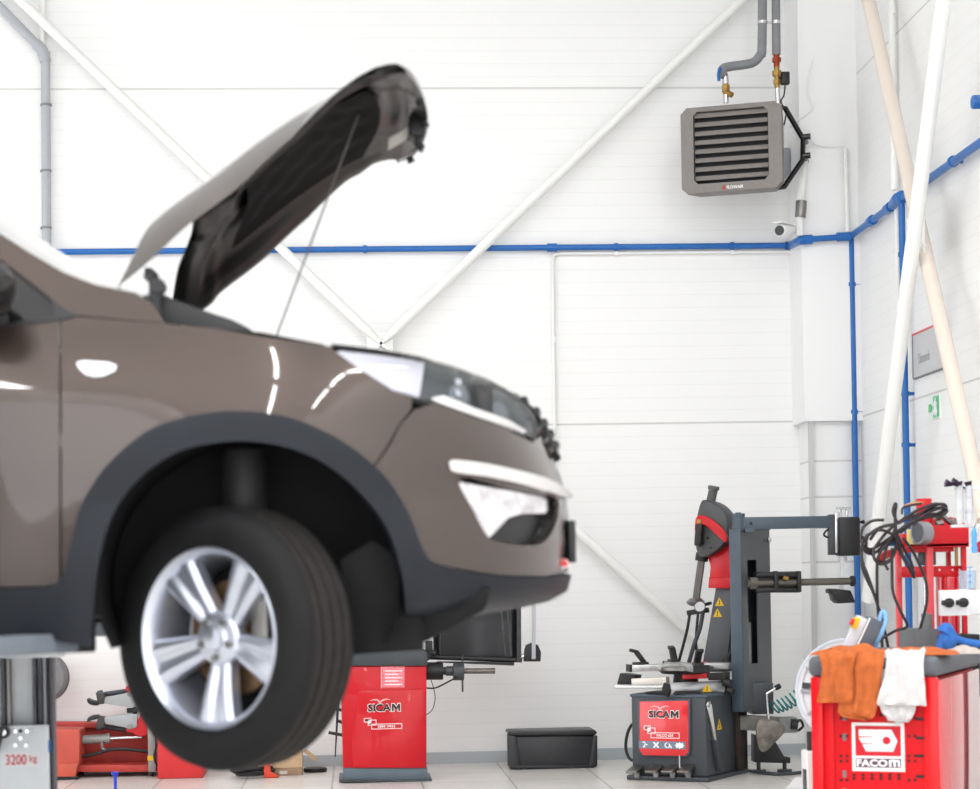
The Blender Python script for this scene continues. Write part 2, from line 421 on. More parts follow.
part('cap', B().cyl(kb + V((-.03, 0, 0)), kb + V((.08, 0, 0)), .04, bev=.008), blue_pipe, t)
part('pipe', B().cyl(kb, kb + V((0, -.9, .0)), .022), blue_pipe, t)

# ------------------------------------------------------------------ white conduits
def conduit(label, pts, r=.013, n=1, m=white_paint, clips=(), wall=(0, .03, 0)):
    t = thing('conduit', label, 'conduit', pts[0])
    part('tube', B().tube(pts, r, 10, n=8, smooth=n > 1), m, t)
    for c in clips: part('clip', B().box(c, (.03, .03, .045)), m, t)
    return t
yc = YW - .02
conduit('thin white conduit dropping behind the car grille from the blue pipe', [P(797, 251.5, yc), P(560, 253.6, yc), P(554, 255, yc), P(552.5, 261, yc), P(557, 600, yc)], .013, clips=[P(616, 252.6, yc), P(732, 251.8, yc), P(553, 340, yc)])
conduit('white conduit on the side of the corner column', [P(845, 148, 14.56), P(847.5, 232, 14.56)], .016, clips=[P(845.5, 171, 14.56)])
conduit('white conduit climbing the column above the heater bracket', [P(800, -30, 14.97), P(805.5, 72, 14.97)], .028, clips=[P(803, 20, 14.97)])
conduit('white conduit above the security camera', [P(805, 150, 14.56), P(800, 205, 14.56), P(799.5, 236, 14.56)], .03)
mono('cable_gland', B().cyl(P(801.5, 201, 14.54), P(800.3, 217, 14.54), .04), steel_dull, 'grey metal sleeve on the conduit above the security camera', 'cable sleeve', P(801, 209, 14.54))
conduit('thin white pipe on the side wall behind the cream brace', [R_(891, -20, .04), R_(894.5, 190, .04)], .024, clips=[R_(892, 10, .04)])
conduit('thin cream pipe running down the side wall beside the blue drop pipe', [R_(896, 205, .04), R_(905, 640, .04)], .014)
mono('cable', B().tube([P(812, 60, 14.58), P(807, 90, 14.58), P(812, 108, 14.58), P(800, 118, 14.58), P(790, 128, 14.6)], .006, 6), white_paint, 'thin white cable hanging in a curve beside the heater', 'cable', P(812, 60, 14.58))
mono('cable', B().tube([P(809, 130, 14.57), P(815, 144, 14.57), P(843, 146, 14.57)], .005, 6), white_paint, 'thin pale cable crossing the column beside the heater bracket', 'cable', P(809, 130, 14.57))
# pale grey pipe far left on the back wall
pl0, pl1 = P(45.5, 52, YW - .08), P(47.5, 400, YW - .08)
t = thing('duct_pipe', 'pale grey pipe dropping down the back wall left of the bonnet', 'pipe', pl0)
part('pipe', B().cyl(pl0, pl1, .034), pale_pipe, t)
part('pipe', B().cyl(P(-30, -24, YW - .08), P(39, 47, YW - .08), .034), pale_pipe, t)
part('elbow', B().tube([P(36, 44, YW - .08), P(42, 50, YW - .08), P(45.5, 62, YW - .08)], .042, 12), pale_pipe, t)
for py in (105, 171, 228): part('clamp', B().cyl(P(45.9, py - 1, YW - .08), P(46, py + 1, YW - .08), .041).cyl(P(46, py, YW - .08), P(46, py, YW), .01), grey_ins, t)
conduit('thin white pipe above the pale grey pipe elbow', [P(43, -30, YW - .05), P(42, 48, YW - .05)], .02)

# ------------------------------------------------------------------ poster and exit sign on the side wall
def wall_quad(pxa, pya, pxb, pyb): return R_(pxa, pya), R_(pxb, pyb)
A = R_(914.5, 336); C_ = R_(948.5, 376); y0, y1 = A.y, C_.y
zt = R_(914.5, 336).z; zb = R_(914.5, 378.5).z
t = thing('wall_poster', 'grey poster with a thin red edge behind the cream brace', 'poster', (XR - .01, (y0 + y1) / 2, zb))
part('sheet', B().bx(XR - .012, XR, y1, y0, zb, zt), mat('poster_grey', (196, 196, 197), .45), t)
part('edge', B().bx(XR - .016, XR, y1, y0, zt, zt + .012), mat('poster_red', (214, 92, 88), .5), t)
part('edge', B().bx(XR - .016, XR, y1 - .012, y1, zb, zt + .012), mat('poster_dark_edge', (110, 70, 75), .5), t)
part('edge', B().bx(XR - .016, XR, y0, y0 + .010, zb, zt + .012), grey_ins, t)
part('edge', B().bx(XR - .016, XR, y1, y0, zb - .010, zb), grey_ins, t)
FW = Matrix.Translation((XR - .012, 0, 0)) @ Matrix.Rotation(-pi / 2, 4, 'Z')      # local x runs towards the camera, -y faces the room
part('lettering', lettering('Diamonda', FW, -(y0 - .13), -(y1 + .36), zt - .2, zt - .13, -.001), mat('poster_ink', (168, 168, 170), .5), t)
a, c = R_(929.5, 397), R_(941, 420)
ya, yc_ = a.y, c.y; z1_ = R_(929.5, 397).z; z0_ = R_(929.5, 421).z
t = thing('exit_sign', 'green running man exit sign on the side wall below the poster', 'sign', (XR - .01, (ya + yc_) / 2, z0_))
part('panel', B().bx(XR - .008, XR, yc_, ya, z0_, z1_), mat('sign_pale', (226, 238, 230), .5), t)
g_m = mat('sign_green', (104, 196, 146), .5)
wd = ya - yc_; hh = z1_ - z0_
part('green_field', B().bx(XR - .010, XR - .001, yc_ + .004, yc_ + wd * .56, z0_ + .01, z1_ - .01), g_m, t)
fx = lambda u: -(ya - u * wd); fz = lambda v: z0_ + v * hh
b = B(FW); cx = .70
b.cyl((fx(cx), -.003, fz(.80)), (fx(cx), 0, fz(.80)), hh * .07, seg=14)
b.bar((fx(cx), -0.0012, fz(.70)), (fx(cx - .03), -0.0012, fz(.42)), .06, .003, (0, 1, 0))
b.bar((fx(cx - .03), -0.002, fz(.45)), (fx(cx + .12), -0.002, fz(.18)), .04, .003, (0, 1, 0))
b.bar((fx(cx - .03), -0.0028, fz(.45)), (fx(cx - .12), -0.0028, fz(.2)), .04, .003, (0, 1, 0))
b.bar((fx(cx), -0.0036, fz(.68)), (fx(cx + .14), -0.0036, fz(.55)), .03, .003, (0, 1, 0))
b.bar((fx(cx), -0.0044, fz(.68)), (fx(cx - .12), -0.0044, fz(.52)), .03, .003, (0, 1, 0))
part('running_man', b, white_ink, t)
b = B(FW); b.bar((fx(.08), -.001, fz(.5)), (fx(.28), -.001, fz(.5)), .05, .003, (0, 1, 0))
b.prism([(fx(.28), fz(.66)), (fx(.28), fz(.34)), (fx(.38), fz(.5))], 'y', -.003, 0)
part('arrow', b, g_m, t)

# ------------------------------------------------------------------ unit heater
YH = 14.25
hc = P(731, 147.5, YH); hrz = radians(-20)
FH = Fr((hc.x, hc.y, hc.z), hrz); MH = FH.M
t = thing('unit_heater', 'grey louvred unit heater hung from a black bracket in the corner', 'heater', (hc.x, hc.y, hc.z), hrz)
W2, H2, D2 = .365, .31, .30
h_m = mat('heater_grey', (128, 123, 119), .5, noise=.05, nscale=30); h_d = mat('heater_black', (14, 14, 14), .5)
def oct_(w, h, c): return [(-w + c, -h), (w - c, -h), (w, -h + c), (w, h - c), (w - c, h), (-w + c, h), (-w, h - c), (-w, -h + c)]
def ringshell(out, inn, yo, yi):
    pts = [(x, yo, z) for x, z in out] + [(x, yi, z) for x, z in inn]; n = len(out)
    return pts, [(i, (i + 1) % n, n + (i + 1) % n, n + i) for i in range(n)]
out = oct_(W2, H2, .045); inn = oct_(.268, .258, .03); inn = [(x, z + .012) for x, z in inn]; back = oct_(W2 - .03, H2 - .03, .06)
n = 8
b = B(MH)
pts = [(x, .03, z) for x, z in out] + [(x * .985, 0, z * .985) for x, z in out] + [(x, -.012, z) for x, z in inn] + [(x, .06, z) for x, z in inn] + [(x, D2, z) for x, z in back]
fs = []
for i in range(n):
    j = (i + 1) % n
    fs += [(i, j, n + j, n + i), (n + i, n + j, 2 * n + j, 2 * n + i), (2 * n + i, 2 * n + j, 3 * n + j, 3 * n + i), (j, i, 4 * n + i, 4 * n + j)]
fs.append(tuple(range(4 * n, 5 * n)))
b.poly(pts, fs); bmesh.ops.recalc_face_normals(b.bm, faces=b.bm.faces)
part('casing', b, h_m, t, sharp=20)
part('core', B(MH).bx(-.27, .27, .062, .08, -.26, .285), h_d, t)
for k in range(8):
    z = .245 - k * .064
    R = Matrix.Rotation(radians(-22), 3, 'X')
    part('louvre', B(MH).box((0, .012, z), (.525, .010, .036), R, .003), h_m, t)
lb = lettering('FLOWAIR', MH, -.035, .085, -.293, -.270, -.006, .02); part('lettering', lb, white_ink, t)
part('emblem', B(MH).bx(-.065, -.045, -.009, 0.002, -.296, -.266), mat('emblem_red', (170, 60, 50), .5), t)
br = [FH.I @ P(779, 108, YH + .14), FH.I @ P(785, 108, YH + .14), FH.I @ P(803, 139, YH + .18), FH.I @ P(802.5, 160, YH + .18), FH.I @ P(784, 187, YH + .14), FH.I @ P(770, 189, YH + .14)]
part('bracket', B(MH).tube(br, .02, 8, smooth=False), black_gl, t)
for py in (137, 156):
    p = P(803, py, YH + .18)
    part('wall_arm', B().cyl(p, V((xc0 + .05, 14.6, p.z)), .018).cyl(p + V((.0, 0, -.0)), p + V((.05, -.02, 0)), .022, seg=8), black_gl, t)
p = P(797, 148, YH + .2)
mono('junction_box', B().bx(p.x - .07, p.x + .05, 14.9, YW, p.z - .11, p.z + .10, .008), pale_pipe, 'grey junction box on the wall behind the heater bracket', 'junction box', (p.x, YW, p.z - .11))
yh = YH + .2
t1 = thing('heating_pipe', 'grey insulated pipe bending down to the heater inlet', 'pipe', P(725, 100, yh))
part('insulation', B().tube([P(762.5, -40, yh), P(762, 45, yh), P(760, 55, yh), P(754, 62, yh), P(745, 64.5, yh), P(728, 67, yh), P(722, 70, yh), P(724, 77, yh)], .033, 14, n=4), grey_ins, t1)
part('fitting', B().cyl(P(725.2, 77, yh), P(725.6, 84, yh), .024).cyl(P(726, 95, yh), P(726, 103, yh), .02), steel, t1)
part('valve', B().cyl(P(725.6, 83, yh), P(726, 95, yh), .02).cyl(P(725.7, 85, yh), P(725.9, 92, yh), .03, seg=6).cyl(P(725.8, 92, yh), P(725.8, 92, yh) + V((.04, -.03, -.03)), .02), brass, t1)
part('valve_handle', B().tube([P(720, 68, yh - .04), P(718.5, 74, yh - .05), P(719, 81, yh - .05)], .012, 8), blue_pipe, t1)
t2 = thing('heating_pipe', 'straight grey insulated pipe with a brass valve above the heater', 'pipe', P(778, 102, yh))
part('insulation', B().cyl(P(775.5, -40, yh), P(776.4, 55, yh), .031, bev=.006), grey_ins, t2)
part('fitting', B().cyl(P(776.4, 55, yh), P(776.6, 67, yh), .022).cyl(P(776.5, 58, yh), P(776.5, 62, yh), .034, seg=6), copper, t2)
part('valve', B().cyl(P(776.6, 66, yh), P(777.3, 88, yh), .02).cyl(P(776.8, 71, yh), P(776.9, 76, yh), .034, seg=8).cyl(P(777, 80, yh), P(777.1, 84, yh), .03, seg=6), brass, t2)
part('fitting', B().cyl(P(777.3, 87, yh), P(778, 106, yh), .018), steel, t2)
p = P(785, 78.5, yh)
part('actuator', B().box(p, (.06, .06, .09), bev=.008).cyl(p, P(777, 79, yh), .012), black_pl, t2)
part('actuator_cable', B().tube([P(785, 85, yh), P(784, 95, yh), P(781, 102, yh), P(786, 112, yh), P(784, 125, yh + .1)], .006, 6), black_pl, t2)
mono('pipe_clip', B().cyl(P(759, 22.5, yh), P(780, 22.5, yh), .008).cyl(P(762.4, 21, yh), P(762.4, 24, yh), .036).cyl(P(776, 21, yh), P(776, 24, yh), .034), steel, 'metal pipe clip joining the two insulated heater pipes', 'pipe clip', P(769, 22, yh))

# ------------------------------------------------------------------ security camera
sc = P(786, 230.5, 14.5); 
t = thing('security_camera', 'white bullet security camera under the heater', 'camera', P(798, 230, 14.75))
d = V((-.62, -.75, -.12)).normalized()
part('body', B().cyl(sc - d * .07, sc + d * .10, .045, bev=.012).box(sc + V((0, 0, .046)) + d * .03, (.08, .20, .008), Matrix.Rotation(radians(-40), 3, 'Z')), white_paint, t)
part('lens', B().cyl(sc + d * .10, sc + d * .106, .036), black_gl, t)
part('mount_arm', B().tube([sc - d * .05, P(794, 231, 14.62), P(798, 232, 14.68)], .018, 8).cyl(P(797, 230, 14.62), P(800, 230, 14.72), .04), white_paint, t)
# ------------------------------------------------------------------ the car
YC, WH = 6.2, .90                              # centre line and half width
paint = mat('brown_metallic_paint', (66, 55, 50), .34, metal=.75, coat=1, noise=.05, nscale=900)
clad = mat('blue_grey_cladding', (20, 24, 32), .55, spec=.35, noise=.06, bump=.08, bscale=400)
dark_pl = mat('dark_underbody', (14, 14, 15), .75, spec=.3, noise=.25, nscale=14)
chrome = mat('satin_chrome', (225, 222, 222), .18, metal=1)
glass_d = mat('dark_side_glass', (20, 20, 22), .05, coat=1)
def zside(py): return P(200, py, YC - WH).z
def interp(tb, x):
    if x <= tb[0][0]: return tb[0][1]
    for (a, fa), (b_, fb) in zip(tb, tb[1:]):
        if x <= b_:
            t = (x - a) / (b_ - a); return fa + (fb - fa) * t
    return tb[-1][1]
sil = [(430, 356, 5.65), (460, 366, 5.72), (490, 378, 5.78), (515, 391, 5.85), (535, 411, 5.92), (547, 432, 5.97), (557, 455, 6.0), (563, 475, 6.02), (568, 495, 6.03), (570.5, 515, 6.03), (571, 545, 6.03),
       (569, 572, 6.03), (565, 588, 6.02), (548, 598, 6.0), (520, 604, 5.98), (484, 610, 5.95), (440, 617, 5.9)]
sil = [(x, y - (3 if y < 440 else 0), Y) for x, y, Y in sil]
NOSE = sorted((P(*s).z, P(*s).x) for s in sil)
XS = P(255, 500, YC - WH).x
XRr = -3.85
ZT, Z1, Z0, ZB = zside(322), zside(425), zside(560), zside(640)
def halfw(x, z):
    W = WH
    if z > Z1:
        t = (z - Z1) / (ZT - Z1); W -= .075 * min(t, 1) ** 2 + max(0, z - ZT) * .42
    if z < Z0: W -= .035 * min(1, (Z0 - z) / (Z0 - ZB)) ** 1.5
    W -= .012 * max(0, 1 - abs(z - zside(500)) / .12)            # shallow hollow along the doors
    if x > XS:
        a = interp(NOSE, z) - XS
        u = (x - XS) / max(a, .02)
        if u >= 1: return -(u - 1)
        return W * (1 - u ** 2.35) ** (1 / 2.35)
    if x < -2.9:
        u = (x + 2.9) / (XRr + 2.9)
        if u >= 1: return -1
        return W * (1 - u ** 3) ** (1 / 3)
    return W
ACX, ACZ, AR = None, None, None
def bulge(x, z):
    r = sqrt((x - AX) ** 2 + (z - AZ) ** 2)
    return .022 * exp(-max(0, r - .46) / .09)
_a = P(248, 595, YC - WH); AX, AZ = _a.x, _a.z
def fimp(p):
    """implicit car skin (near half): below zero inside"""
    x, z = p.x, p.z; h = max(0, (YC - p.y) - bulge(x, z))
    if x > XS:
        W = halfw(XS - 1e-4, z); u = (x - XS) / max(interp(NOSE, z) - XS, .02)
        return (h / W) ** 2.35 + u ** 2.35 - 1
    return h / max(.05, halfw(x, z)) - 1
def grad(p, e=.003):
    g = V((0, 0, 0))
    for k in range(3):
        d = V((0, 0, 0)); d[k] = e; g[k] = (fimp(p + d) - fimp(p - d))
    return g
def surf(px, py, off=0.0, y1=YC):
    """first point on the ray through a photo point that lies on the car's near skin (or passes it closest)"""
    d = ray(px, py); lo = YC - WH - .12; N = 90; prev = None; best = None; bv = 1e9
    at_ = lambda Y: CAM + d * (Y / d.y)
    for i in range(N + 1):
        Y = lo + (y1 - lo) * i / N; g = fimp(at_(Y))
        if g < bv: bv, best = g, Y
        if g <= 0:
            if prev is not None:
                a, c = prev, Y
                for _ in range(18):
                    m_ = (a + c) / 2
                    if fimp(at_(m_)) > 0: a = m_
                    else: c = m_
                best = (a + c) / 2
            break
        prev = Y
    p = at_(best)
    if off:
        nn = grad(p); nn.y = min(nn.y, 0)
        p = p + nn.normalized() * off
    return p
def inside(p, poly):
    c = False; n = len(poly)
    for i in range(n):
        (x1, y1), (x2, y2) = poly[i], poly[i - 1]
        if (y1 > p[1]) != (y2 > p[1]) and p[0] < (x2 - x1) * (p[1] - y1) / (y2 - y1) + x1: c = not c
    return c
def smooth2(pts, n=5, closed=False):
    return [(p.x, p.y) for p in catmull([(x, y, 0) for x, y in pts], n, closed)]
def dense(poly, s):
    out = []
    for i, a in enumerate(poly):
        b_ = poly[(i + 1) % len(poly)]; L = math.hypot(b_[0] - a[0], b_[1] - a[1]); k = max(1, int(L / s + .5))
        out += [(a[0] + (b_[0] - a[0]) * j / k, a[1] + (b_[1] - a[1]) * j / k) for j in range(k)]
    return out
def thicken(t, th):
    """give a sheet thickness on the side away from its face normals"""
    t.normal_update(); fs = t.faces[:]; vs = t.verts[:]
    nv = {v: t.verts.new(v.co - v.normal * th) for v in vs}
    be = [(e.link_loops[0].vert, e.link_loops[0].link_loop_next.vert) for e in t.edges if len(e.link_faces) == 1]
    for f in fs: t.faces.new([nv[v] for v in reversed(f.verts)])
    for a, c in be: t.faces.new((c, a, nv[a], nv[c]))
def patch(poly, s=7, off=0.0, thick=.012, fn=None, mirror=False, hole=None):
    poly = dense(poly, s); n = len(poly); hl_ = dense(hole, s) if hole else []
    x0 = min(p[0] for p in poly); x1 = max(p[0] for p in poly); y0 = min(p[1] for p in poly); y1 = max(p[1] for p in poly)
    pts = [V(p) for p in poly] + [V(p) for p in hl_]; r = s * .45; edge = poly + hl_
    j = 0; y = y0 + s * .5
    ok = lambda q: inside(q, poly) and not (hl_ and inside(q, hl_))
    while y < y1:
        x = x0 + s * (.5 if j % 2 else 1.0)
        while x < x1:
            if ok((x, y)) and min((x - a) ** 2 + (y - c) ** 2 for a, c in edge) > r * r: pts.append(V((x, y)))
            x += s
        y += s * .87; j += 1
    h = len(hl_)
    es0 = [(i, (i + 1) % n) for i in range(n)] + [(n + i, n + (i + 1) % h) for i in range(h)]
    vs, es, fs, *_ = delaunay_2d_cdt(pts, es0, [], 0, 1e-5)
    fn = fn or (lambda px, py: surf(px, py, off))
    keep = [f for f in fs if ok((sum(vs[i].x for i in f) / 3, sum(vs[i].y for i in f) / 3))]
    used = sorted({i for f in keep for i in f}); ix = {}
    b = B(); t = bmesh.new()
    for i in used: ix[i] = t.verts.new(fn(vs[i].x, vs[i].y))
    for f in keep:
        try: t.faces.new([ix[i] for i in f])
        except ValueError: pass
    bmesh.ops.recalc_face_normals(t, faces=t.faces)
    t.normal_update()
    if sum(f.normal.y * f.calc_area() for f in t.faces) > 0: bmesh.ops.reverse_faces(t, faces=t.faces)
    if thick: thicken(t, thick)
    b.merge(t)
    if mirror: return b, flip(b)
    return b
def flip(b):
    M = Matrix.Translation((0, YC, 0)) @ Matrix.Scale(-1, 4, (0, 1, 0)) @ Matrix.Translation((0, -YC, 0))
    b2 = B(); b2.merge(b.bm.copy(), M); return b2
car = thing('car', 'brown metallic car raised on the lift with its bonnet open', 'car', (AX - 1.2, YC, 0))
def both(name, poly, m, **k):
    b, b2 = patch(poly, mirror=True, **k)
    o = part(name, b, m, car, sharp=50); part(name, b2, m, car, sharp=50); return o

arch_out = smooth2([(66, 572), (80, 513), (92, 488), (109.6, 464), (144, 434.5), (172, 422), (203, 415), (242.6, 412.3), (292, 419.7), (341, 442), (380.6, 474), (405, 511), (420, 548), (428, 561)])
arch_in = smooth2([(92, 647), (94, 610), (97, 572.5), (109.6, 523), (134, 484), (173.6, 454), (223, 442), (272, 444), (316.6, 459), (356, 489), (385.6, 528), (400, 572.5), (405, 617), (404, 649)])
hl_low = [(328, 346), (357, 367), (393.5, 391), (434, 401.5), (474.6, 416), (507, 427.6), (533, 441)]
hl_up = [(533, 441), (536, 428), (531, 415), (513, 396), (487, 382), (454, 369.5), (418, 359), (381, 353), (350, 348.5), (328, 346)]
seam = [(434, 402), (413.8, 408), (400, 424), (388, 448), (374, 467.5)]
# fender
ao_left = [p for p in arch_out if p[0] <= 374 ]
fender = [(61, 318), (76, 316.6), (120, 320), (165, 323.7), (213, 328), (263, 337), (300, 342), (328, 346), (357, 367), (393.5, 391), (412, 396.5), (411, 409), (399, 424), (386, 448), (372.5, 467)] + ao_left[::-1] + [(62, 574)]
fe = both('fender', fender, paint, s=7)
# fender inner flange along the top, turning in towards the engine bay
def flange():
    top = smooth2([(120, 320), (165, 323.7), (213, 328), (263, 337), (300, 342), (328, 346), (381, 353)], 4)
    P0 = [surf(*p) for p in top]
    b = B(); n = len(P0)
    b.grid(lambda u, v: P0[min(n - 1, int(round(u * (n - 1))))] + V((0, v * .09, -.03 * v * v)), n - 1, 5)
    return b
bf = flange(); part('fender_lip', flip(bf), paint, car); part('fender_lip', bf, paint, car)
# bumper skin: seam, headlight underside, nose, lower edge
nose = [(541, 436), (550, 450), (557, 468), (562, 480), (566, 495), (568.5, 515), (569, 545), (567.5, 570)]
fog = smooth2([(459, 478), (500, 485.5), (540, 493), (557, 498.5), (558.5, 509), (556, 524), (548, 538), (537, 545), (515, 544.5), (497, 542), (486, 534), (474, 511)], 3, True)
low_top = [(567.5, 572), (545, 576.5), (500, 575), (454, 568), (428, 561)]
bumper = [(374.5, 467), (388.5, 448), (401, 424.5), (414.5, 410), (434, 403.5), (474.6, 417.5), (507, 429), (533, 442.5)] + nose + low_top + [p for p in arch_out if p[0] > 374][::-1][1:]
both('bumper', bumper, paint, s=6, hole=fog)
# black cladding: arch trim, sill and lower bumper
lower_edge = [(567.5, 573.5), (564.5, 588), (547, 598), (520, 604), (484, 610), (452, 618), (424, 628), (405, 649)]
cl = [(405, 649)] + arch_in[::-1][1:] + [(60, 640), (0, 634), (-200, 634), (-420, 634), (-420, 588), (0, 588.5), (48, 587), (58, 583)] + arch_out + [(454, 569.5), (500, 576.5), (545, 578), (567.5, 573.5)] + lower_edge[1:-1]
both('wheel_arch_cladding', cl, clad, s=7, off=.012, thick=.03)
# doors
door = [(59.5, 320), (59.5, 583), (45, 586), (0, 587), (-420, 587), (-420, 330), (0, 327)]
both('front_door', door, paint, s=12)
both('rear_door', [(-424, 330), (-424, 587), (-640, 587), (-660, 520), (-720, 470), (-760, 330)], paint, s=16)
both('quarter_panel', [(-764, 330), (-724, 470), (-664, 520), (-644, 600), (-640, 640), (-935, 640), (-930, 560), (-890, 490), (-820, 450), (-760, 450), (-700, 480), (-668, 519), (-727, 470)][:1] + [(-724, 466), (-780, 448), (-860, 458), (-930, 510), (-955, 570), (-960, 640), (-1060, 640), (-1110, 500), (-1090, 330)], paint, s=18)
# side glass with black surround and mirror
gl = [(74, 315), (58, 304), (26.6, 278.6), (0, 259), (-90, 195), (-150, 168), (-240, 156), (-420, 150), (-420, 328), (0, 326)]
both('side_window', gl, glass_d, s=12, off=-.012, thick=.006)
both('window_strip', [(75, 314.5), (75, 318), (0, 328.5), (-420, 331), (-420, 327), (0, 325)], black_pl, s=6, off=.003)
both('window_post', [(74.5, 315), (56, 317.5), (52, 300), (58, 304)], black_pl, s=5, off=.004)
mp = surf(-6, 300)
mb = B().ball(mp + V((.02, -.14, .01)), .1, (.62, 1.15, .72)); part('mirror', mb, black_gl, car)
part('mirror_arm', B().bar(mp + V((.0, -.06, -.05)), mp + V((.02, .02, -.06)), .05, .03), black_pl, car)
# A pillar and roof rail
pil = [(74.5, 315), (165, 323), (158, 312), (152.6, 304), (135, 293), (96, 285), (64, 272.5), (28, 251.5), (0, 233.5), (-100, 168), (-170, 142), (-260, 132), (-420, 126), (-760, 130), (-760, 152), (-420, 150), (-240, 156), (-150, 168), (-90, 195), (0, 259), (26.6, 278.6), (58, 304)]
both('pillar', pil, paint, s=10)
both('rear_window', [(-424, 150), (-760, 152), (-900, 180), (-760, 329), (-424, 329)], glass_d, s=18, off=-.012, thick=.006)
both('rear_pillar', [(-760, 130), (-900, 150), (-1050, 300), (-1090, 329), (-764, 329), (-900, 182), (-760, 152)], paint, s=18)
# windscreen: bowed sheet between the two pillars
ws = smooth2([(146, 300), (135, 292.5), (96, 284.5), (64, 272), (28, 251), (0, 233), (-100, 167.5), (-170, 141.5)], 3)
WL = [surf(*p) for p in ws]; nW = len(WL) - 1
tw = (WL[-1] - WL[0]).normalized(); nw = V((-tw.z, 0, tw.x)); nw = nw if nw.x > 0 else -nw
def wsf(u, v):
    k = min(nW, int(round(u * nW))); p = WL[k]; hw = YC - p.y; s = 2 * v - 1
    return V((p.x, YC + hw * s, p.z)) + nw * (.085 * (1 - s * s))
glass_w = mat('windscreen_glass', (150, 205, 184), .02, trans=1, ior=1.15)
b = B().grid(wsf, nW, 20); part('windscreen', b, glass_w, car)
rp_ = [surf(*p) for p in [(-170, 141.5), (-260, 132), (-420, 126), (-600, 127), (-760, 130), (-900, 150)]]
def roof(u, v):
    x = u * (len(rp_) - 1); i = min(len(rp_) - 2, int(x)); p = rp_[i].lerp(rp_[i + 1], x - i); s = 2 * v - 1
    return V((p.x + (.04 * (1 - s * s) if u < .1 else 0), YC + (YC - p.y) * s, p.z + .05 * (1 - s * s)))
part('roof', B().grid(roof, 20, 16), paint, car)
# repeater lamp
rl = surf(97, 370)
rep = [(77, 363.5), (84, 362), (108, 363.5), (117, 366.5), (115, 371.5), (104, 376.5), (95, 377.5), (86, 375.5), (79, 369)]
part('side_repeater', patch(rep, s=4, off=.008, thick=.01), mat('clear_lamp', (236, 238, 242), .12, coat=1), car, 'white side repeater lamp')
# head lamp: housing, bowls, clear lens
hl = hl_low[:-1] + hl_up[:-1]
lens_m = mat('clear_lens', (255, 255, 255), .02, trans=1, ior=1.12)
hd = mat('lamp_housing', (70, 76, 80), .25, metal=.5); hc_ = mat('lamp_reflector', (196, 196, 208), .35, metal=.25)
projm = mat('projector_dark', (96, 102, 108), .2, metal=.6)
def lamp(mir):
    f = (lambda b: flip(b)) if mir else (lambda b: b)
    L = part('headlamp', f(patch(hl, s=7, off=-.034, thick=.02)), hd, car, sharp=50)
    part('reflector', f(patch([(336, 349.5), (357, 365), (393.5, 389), (420, 396.5), (423, 376), (424, 363), (381, 355)], s=6, off=-.006, thick=.008)), hc_, L)
    part('chrome_strip', f(patch([(431, 398), (444, 395), (474, 407.5), (507, 419), (526, 431), (523, 434.5), (507, 426.5), (474, 414.5), (440, 402.5)], s=5, off=-.004, thick=.006)), chrome, L)
    c = surf(462, 391, -.03)
    part('projector', f(B().lathe([(.012, .0), (.032, .012), (.034, .02), (.030, .024), (.0, .026)], c, (.25, -.95, .1), 20)), projm, L)
    c = surf(503, 408, -.03)
    part('projector', f(B().lathe([(.012, .0), (.028, .012), (.028, .02), (.0, .022)], c, (.35, -.9, .1), 20)), projm, L)
    part('light_bar', f(patch([(456, 378), (461, 380), (461, 396), (456, 394)], s=4, off=-.004, thick=.004)), hc_, L)
    part('lens', f(patch(hl, s=7, off=.009, thick=0)), lens_m, L, sharp=60)
lamp(False); lamp(True)
both('headlamp_seal', hl_low[:-1] + [(530, 443.5), (507, 431), (474.6, 419), (434, 404), (393.5, 394), (356, 370), (326, 347)], black_pl, s=4, off=-.004)
# chrome blade over the fog lamp, fog lamp recess
bl = smooth2([(446, 463), (452, 460.5), (483, 464.5), (515, 471.5), (540, 478.5), (557, 487), (568, 496)], 4) + smooth2([(566, 499), (556, 496), (538, 490.5), (512, 483.5), (483, 477), (458, 473.5), (448, 471)], 4)
both('chrome_blade', bl, chrome, s=5, off=.016, thick=.02)
both('fog_lamp_recess', dense(fog, 30), black_pl, s=6, off=-.045, thick=.01)
both('fog_lamp', [(462, 481), (500, 487.5), (553, 497), (554, 508), (552, 513), (528, 513), (514, 517), (500, 532), (494, 537), (487, 532), (476, 510)], mat('fog_reflector', (225, 222, 226), .22, metal=.75, noise=.3, nscale=25), s=6, off=-.02, thick=.02)
# front face between the two halves
def front(z0, z1, ins, hw=.24, nz=24):
    def f(u, v):
        z = z0 + (z1 - z0) * u; y = (2 * v - 1) * hw
        a = interp(NOSE, z) - XS
        W = max(.1, halfw(XS - .01, z))
        k = min(.999, abs(y) / W)
        return V((XS + a * (1 - k ** 2.35) ** (1 / 2.35) - ins, YC + y, z))
    return f
zz = lambda py: P(560, py, 6.03).z
part('bumper_centre', B().grid(front(zz(573), zz(462), .006), 24, 40), paint, car)
part('lower_lip', B().grid(front(zz(606), zz(573), .003), 12, 40), clad, car)
part('grille_face', B().grid(front(zz(458), zz(394), -.020, .30), 16, 24), black_pl, car)
part('grille_backing', B().grid(front(zz(462), zz(392), .05, .40), 16, 40), black_pl, car)
for py in (402, 413, 424, 435, 446):
    f = front(zz(py + 3), zz(py - 3), -.020, .33)
    pts = [f(.5, .5 + (v / 24 - .5) * .8) for v in range(25)]
    part('grille_slat', B().tube(pts, .012, 8, smooth=False), black_gl, car)
pc = P(573.5, 543, YC); xn = .632
part('number_plate', B().box((xn + .012, YC, pc.z), (.022, .52, .125), bev=.004), black_pl, car)
st = surf(563, 563.5, .004)
dn = (CAM - st); dn.z = 0; dn.normalize(); dn = V((.35, -.93, 0)).normalized()
part('round_sticker', B().cyl(st - dn * .004, st + dn * .002, .0135), mat('sticker_white', (236, 226, 222), .4), car)
